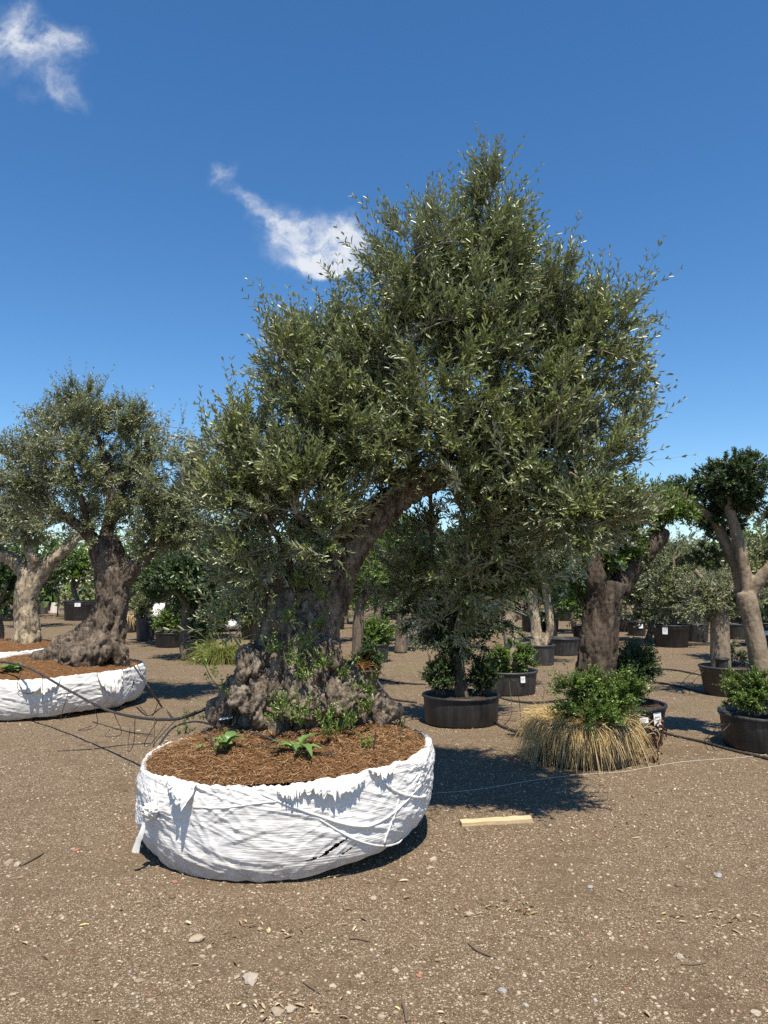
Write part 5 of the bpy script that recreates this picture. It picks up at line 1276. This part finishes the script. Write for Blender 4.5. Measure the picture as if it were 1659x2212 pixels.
def vine():
    rng = np.random.default_rng(9)
    t = thing('dead_vine', 'withered brown vine drooping from the straw grass pot at right', 'vine', (pa[0] + .35, pa[1], .4))
    off = np.array(t.location)
    A = W(1340, 1600, 6.95)
    arcs = [[A, W(1375, 1585, 6.95), W(1420, 1550, 7.0), W(1428, 1560, 6.95)], [A, W(1390, 1590, 6.9), W(1415, 1585, 6.9), W(1422, 1620, 6.88)], [A, W(1370, 1600, 6.85), W(1392, 1610, 6.8), W(1390, 1660, 6.8)],
            [A, W(1360, 1600, 6.85), W(1375, 1625, 6.8), W(1374, 1668, 6.78)], [A, W(1400, 1570, 6.95), W(1425, 1590, 6.9), W(1405, 1630, 6.9)]]
    bs = []
    for a in arcs:
        p = spline(np.array(a), 16); o = tube_obj('stem', p - off, [.006, .005, .004, .002], M['twig'], t, n=20, sides=5)
        k = 34; i = rng.integers(5, 16, k); b = p[i] + rng.normal(0, .018, (k, 3)); b[:, 2] -= rng.uniform(0, .09, k); bs.append(b)
    b = np.vstack(bs) - off; n = len(b)
    d = unit(rng.normal(0, .6, (n, 3)) + [0, 0, -1]); nn = unit(np.cross(d, rng.normal(0, 1, (n, 3))))
    V, F, R = leaf_geo(b, d, nn, rng.uniform(.025, .06, n), rng.uniform(.008, .018, n), True, rng.uniform(0, 1, n))
    tag(mesh_np('withered_leaves', V, F, M['deadleaf'], t, rnd=R), kind='stuff')
vine()

# ------------------------------------------------------------------ weeds on the mulch of the big root ball
def mulch_pt(px, py):
    z = .6
    for _ in range(6):
        p = G(px, py, z); z = RB.mulch_z(p[0] - cM[0], p[1] - cM[1], RB.peak)
    return np.array([p[0], p[1], z])
def lobed_leaf(L, wd, lobes, rng, curl):
    """toothed leaf: two rows of margin vertices about a bent midrib"""
    n = 15; V = []; 
    for i in range(n):
        f = i / (n - 1); e = math.sin(math.pi * min(1, f ** 1.3 * .98 + .02)) ** .8
        tooth = 1 + lobes * (.55 * math.cos(f * 28) + .2 * rng.normal()) if f < .8 else 1
        w = wd * max(.08, e * tooth) * (.35 + .65 * min(1, f * 1.8)); y = L * f; z = curl * L * (f - f * f * 1.25) * 1.4
        V += [(-w, y - .1 * w, z + .25 * w), (0, y, z), (w, y - .1 * w, z + .25 * w)]
    F = []
    for i in range(n - 1):
        a = i * 3; F += [(a, a + 1, a + 4, a + 3), (a + 1, a + 2, a + 5, a + 4)]
    return np.array(V), np.array(F)
def weed(label, p, n, L, wd, lobes, seed, lift=(.15, .7)):
    rng = np.random.default_rng(seed); t = thing('weed', label, 'weed', p)
    for i in range(n):
        V, F = lobed_leaf(L * rng.uniform(.6, 1.15), wd * rng.uniform(.8, 1.2), lobes, rng, rng.uniform(.3, .8))
        o = mesh_np('leaf', V, F, M['weed'], t, smooth=False, rnd=np.full(len(F), rng.uniform(.3, .9)))
        o.rotation_euler = (rng.uniform(*lift), rng.normal(0, .2), 2 * math.pi * i / n + rng.normal(0, .25)); o.location = (0, 0, .012)
weed('green toothed rosette weed on the mulch at the foot of the gnarled trunk', mulch_pt(640, 1606), 10, .165, .027, .7, 3, lift=(.2, .9))
weed('round leaved weed on the left part of the brown mulch', mulch_pt(488, 1630), 9, .12, .03, .25, 4, lift=(.2, .9))
weed('tiny two leaved seedling on the far left of the mulch', mulch_pt(432, 1622), 3, .05, .013, .1, 5)
weed('lush leafy weed on the mulch of the left root ball', np.array([*(W(25, 1455, 9.1)[:2]), .5]), 11, .2, .05, .4, 6, lift=(.3, .9))
for k, ((px, py), lab) in enumerate((((395, 1590), 'small upright sprout near the left rim of the mulch'), ((445, 1560), 'leafy sprout at the back left of the mulch'), ((793, 1640), 'small sprout beside the right drip stake'), ((470, 1645), 'low sprout in front of the round leaved weed'), ((845, 1560), 'upright sprout near the right back rim'), ((870, 1575), 'outermost sprout at the right rim of the mulch'), ((735, 1580), 'short sprout right of the toothed weed'), ((815, 1555), 'sprout beside the white tag on the right'), ((405, 1560), 'sprout by the hose at the left rim'))):
    p = mulch_pt(px, py); t = thing('sprout', lab, 'sprout', p, 'sprouts on the mulch')
    shoots(t, [p + [0, 0, .005]], 'green', 60 + k, ll=.026, lw=.0055, name='leafy_shoot', h=(.04, .12), n=6, pairs=6)
def tall_weed():
    p = mulch_pt(480, 1545); rng = np.random.default_rng(2)
    t = thing('weed', 'tall thin stalked weed leaning left off the gnarled trunk', 'weed', p)
    st = [W(490, 1500, 5.0), W(460, 1470, 4.95), W(445, 1440, 4.9), W(438, 1400, 4.9)]
    off = np.array(t.location)
    tube_obj('stem', np.array([p, W(500, 1515, 5.0)] + st[:]) - off, [.006, .006, .005, .004, .003, .002], M['weed'], t, n=30, sides=5)
    sh = [np.array(q) for q in spline(np.array(st), 9)]
    shoots(t, sh, 'green', 8, ll=.03, lw=.007, name='leafy_shoot', h=(.03, .08), n=2, pairs=3)
tall_weed()

# ------------------------------------------------------------------ irrigation
def hose(label, pts, r, name='irrigation_hose', mat='hose', n=70, cat='hose', group='irrigation hoses'):
    p = np.asarray(pts[0], float)
    o = tube_obj(name, np.array(pts) - p, r, M[mat], n=n, sides=8); o.location = p
    return tag(o, label, cat, group)
hp = [W(-60, 1425, 9.2), W(20, 1432, 8.9), W(70, 1447, 8.5), W(150, 1492, 7.9), W(230, 1533, 7.2), W(300, 1550, 6.6), W(370, 1554, 6.1), W(410, 1545, 5.85), W(470, 1520, 5.95)]
H1 = hose('thick black hose sagging from the left root ball to the white tub', hp, .0125, n=90)
sp_ = spline(np.array(hp), 60); hrng = np.random.default_rng(4)
for k, i in enumerate((12, 17, 22, 27, 31, 36, 41, 46)):          # thin drip tubes looping off the hose
    a = sp_[i]; b = a + [hrng.uniform(-.25, .05), hrng.uniform(.0, .2), 0]; b[2] = max(.03, a[2] - hrng.uniform(.15, .32)); m = (a + b) / 2 + [hrng.uniform(-.12, .12), 0, -.08]
    m[2] = max(m[2], .02); e = b + [hrng.uniform(-.1, .2), .1, hrng.uniform(0, .2)]
    o = tube_obj('drip_tube', np.array([a, m, b, e]) - sp_[0], .0032, M['hose'], H1, n=24, sides=5)
    o.location = sp_[0] - np.array(H1.location)
def gz(p, r): return np.array([p[0], p[1], ground_h(p[0], p[1]) + r])
hose('thin black pipe running from the left root ball to the ground by the main hose', [W(290, 1440, 9.6), W(318, 1480, 9.0), gz(G(350, 1530), .012), gz(G(372, 1552), .01)], .011)
hose('second thin dark tube beside the pipe right of the left root ball', [W(296, 1436, 9.7), W(325, 1490, 9.0), gz(G(345, 1515), .006), gz(G(368, 1545), .006)], .005)
hose('hose resting on the mulch along the left rim of the white tub', [mulch_pt(345, 1610) + [0, 0, .01], mulch_pt(375, 1575) + [0, 0, .012], mulch_pt(420, 1560) + [0, 0, .012], mulch_pt(480, 1575) + [0, 0, .012], mulch_pt(560, 1592) + [0, 0, .012], mulch_pt(600, 1602) + [0, 0, .01]], .0075)
hose('thin drip line crossing the mulch in front of the trunk', [mulch_pt(460, 1580) + [0, 0, .012], mulch_pt(540, 1600) + [0, 0, .01], mulch_pt(620, 1612) + [0, 0, .01], mulch_pt(712, 1622) + [0, 0, .014], mulch_pt(714, 1634)], .0045)
hose('black pipe hanging behind the shaded pot towards the straw grass', [W(1065, 1502, 8.9), W(1110, 1514, 8.8), W(1160, 1518, 8.6), W(1230, 1512, 8.2)], .014)
hose('black hose on the ground between the tagged pot and right edge', [gz(G(1380, 1560), .012), gz(G(1440, 1584), .012), gz(G(1520, 1604), .012), gz(G(1580, 1622), .012), gz(G(1700, 1650), .012)], .014)
hose('far black hose on the ground left of the brown black pot', [gz(G(1400, 1475), .014), gz(G(1460, 1484), .014), gz(G(1530, 1500), .014)], .014)
hose('farthest black hose lying before the tall tagged pot', [gz(G(1400, 1446), .014), gz(G(1460, 1450), .014), gz(G(1525, 1462), .014)], .014)
hose('dark hose on the ground behind the gnarled trunk', [gz(G(815, 1468), .014), gz(G(860, 1476), .014), gz(G(920, 1480), .014)], .014)
hose('hose dropping from the brownish fern pot to the ground', [W(815, 1470, 11.1), gz(G(835, 1500), .014), gz(G(850, 1512), .014), gz(G(900, 1518), .014)], .012)
hose('black hose curving beside the shaded pot to the straw grass', [gz(G(1060, 1558), .014), gz(G(1085, 1572), .014), gz(G(1110, 1582), .014), gz(G(1160, 1600), .014)], .016)
lp = np.random.default_rng(6)
for k, (a, m, b, lab) in enumerate((((1062, 1520), (1110, 1470), (1128, 1570), 'thin looping drip tube right of the shaded pot'), ((1100, 1470), (1105, 1540), (1085, 1572), 'drip tube curling down beside the shaded pot'), ((1155, 1462), (1175, 1485), (1172, 1512), 'drip tube arching off the dusty tagged pot'),
        ((1595, 1545), (1560, 1580), (1530, 1598), 'drip tube from the wide right pot to the ground hose'), ((1570, 1560), (1545, 1575), (1520, 1601), 'second drip tube left of the wide right pot'), ((1520, 1440), (1490, 1458), (1470, 1480), 'drip tube left of the brown black pot'), ((1525, 1445), (1500, 1470), (1490, 1492), 'lower drip tube left of the brown black pot'))):
    d = 8.3 if k < 2 else 10.7 if k == 2 else 7.3 if k < 5 else 10.6
    hose(lab, [W(*a, d + .3), W(*m, d), gz(G(*b), .004)], .0035, name='drip_tube', n=30, cat='tube', group='drip tubes')
tq = [gz(G(235, 1585), .01), gz(G(270, 1592), .01), gz(G(320, 1600), .01)]
hose('thin dark tubing lying on the ground left of the white tub', [gz(G(120, 1622), .006), gz(G(200, 1618), .006), gz(G(260, 1610), .006), gz(G(330, 1605), .006)], .005)
hose('dark tube on the gravel between the two white root balls', [gz(G(200, 1560), .006), gz(G(270, 1580), .006), gz(G(330, 1592), .02)], .006)
# drip stakes and tags on the mulch
def stake(label, a, b, zb, r=.005):
    p = mulch_pt(*a); q = mulch_pt(*b); q[2] += zb
    o = tube_obj('drip_stake', np.array([p - p, (q - p) * .5 + [.005, 0, .01], q - p]), [r, r * 1.1, r * .9], M['hose'], n=10, sides=6); o.location = p
    return tag(o, label, 'stake', 'drip stakes')
stake('leaning black drip stake on the right of the mulch', (805, 1650), (812, 1640), .12)
stake('black drip stake slanting behind the round leaved weed', (462, 1615), (440, 1602), .07)
stake('short black stake near the right rim of the mulch', (862, 1600), (866, 1595), .06)
stake('bent black stake end at the drip line in mid mulch', (715, 1634), (713, 1628), .03)
def tag_card(label, a, post):
    p = mulch_pt(*a); t = thing('plant_tag', label, 'tag', p)
    tube_obj('stem', [(0, 0, -.01), (0, 0, post * .5), (0, .005, post)], .014 if post < .1 else .004, M['hose'], t, n=8)
    o = obj_bm('card', box_np(.085, .045, .003), M['plastic_white'], t); o.location = (.01, -.01, post + .01); o.rotation_euler = (.5, -.15, .25)
tag_card('small white tag on a black stub at the left of the trunk foot', (485, 1572), .06)
tag_card('small white tag on a thin stem right of the trunk foot', (830, 1550), .07)

# ------------------------------------------------------------------ plank, string, sign, cone, scraps
def plank():
    a, b = G(995, 1781), G(1146, 1772); L = np.linalg.norm(b - a); bm = bmesh.new(); n = 22
    rng = np.random.default_rng(1); rows = []
    for i in range(n):
        f = i / (n - 1); w = .03 + .006 * mn.noise(Vector((f * 5, 1, 0))) + (.004 if f > .5 else 0); jag = (rng.uniform(-.01, .01) if i in (0, n - 1) else 0)
        h = .024 + .004 * mn.noise(Vector((f * 7, 4, 0)))
        rows.append([bm.verts.new((f * L + jag, -w, 0)), bm.verts.new((f * L, -w * .95, h)), bm.verts.new((f * L + jag, w * .95 - .003, h + .004)), bm.verts.new((f * L, w, 0))])
    for i in range(n - 1):
        for j in range(4): bm.faces.new((rows[i][j], rows[i + 1][j], rows[i + 1][(j + 1) % 4], rows[i][(j + 1) % 4]))
    bm.faces.new(rows[0]); bm.faces.new(rows[-1][::-1])
    bmesh.ops.recalc_face_normals(bm, faces=bm.faces)
    o = obj_bm('plank', bm, M['wood']); o.location = (a[0], a[1], ground_h(a[0], a[1]) + .004); o.rotation_euler = (.06, 0, math.atan2(b[1] - a[1], b[0] - a[0]))
    tag(o, 'raw pale wooden batten lying on the gravel right of the tub', 'plank')
plank()
sa = gz(G(925, 1714), .012)
spts = [gz(G(x, 1714 - (x - 925) * .117 + 2.5 * math.sin(x * .02)), .006) for x in range(925, 1800, 60)]
so_ = tube_obj('string_line', np.array(spts) - sa, .0016, M['string'], n=60, sides=5); so_.location = sa
tag(so_, 'thin white string stretched over the ground to the right edge', 'string')
def sign():
    p = W(127, 1260, 34); t = thing('sign_board', 'small white and dark sign on a post far left behind', 'sign', (p[0], 34, 0))
    tube_obj('post', [(0, 0, 0), (0, 0, .6), (0, 0, p[2] - .1)], .03, M['metal'], t, n=6)
    o = obj_bm('board', box_np(.36, .04, .26), M['metal'], t); o.location = (0, -.03, p[2] + .02)
    for (x, z, w, h) in ((0, .15, .34, .09), (0, -.15, .38, .08), (.08, .05, .09, .07), (.09, -.03, .08, .07), (-.09, .03, .06, .05)):
        q = obj_bm('white_mark', box_np(w, .02, h), M['plastic_white'], o); q.location = (x, -.024, z)
sign()
def cone():
    p = W(119, 1312, 37.5); t = thing('concrete_block', 'pale tapered concrete block beside the large black tub far left', 'block', (p[0], 37.5, 0))
    V = []
    for (r, z) in ((.21, 0), (.2, .03), (.145, .46), (.135, .48), (.0, .485)):
        for k in range(4):
            a = math.pi / 4 + k * math.pi / 2 + .1; V.append((math.cos(a) * r * 1.3, math.sin(a) * r * 1.3, z))
    i = np.arange(20).reshape(5, 4); nx = np.roll(i, -1, axis=1)
    mesh_np('block_body', V, np.stack([i[:-1], nx[:-1], nx[1:], i[1:]], -1).reshape(-1, 4), M['concrete'], t)
cone()
for k, (px, py, d, w, lab) in enumerate(((612 / 1.0 - 265, 1312, 27, .55, 'white plastic covered lump seen right of the slanted trunk'), (480, 1340, 24, .5, 'white wrapped bundle behind the bright bush and grass tuft'))):
    p = W(px, py, d); rng = np.random.default_rng(k)
    t = thing('covered_bundle', lab, 'bundle', (p[0], d, 0))
    bm = bmesh.new(); bmesh.ops.create_icosphere(bm, subdivisions=4, radius=1)
    for v in bm.verts:
        f = 1 + .1 * mn.noise(v.co * 1.5 + Vector((k, 0, 0))) + .02 * mn.noise(v.co * 6)
        v.co = Vector((v.co.x * w * f, v.co.y * w * f, (max(v.co.z, -.9) * .34 * f + .34) * (p[2] / .55)))
    obj_bm('fabric_cover', bm, M['fabric'], t, smooth=True)
    bm = bmesh.new(); bmesh.ops.create_cone(bm, segments=24, radius1=w * .6, radius2=w * .75, depth=.2, cap_ends=True)
    o = obj_bm('earth_core', bm, M['core'], t); o.location = (0, 0, .1)
print('TRIS', tri_count())
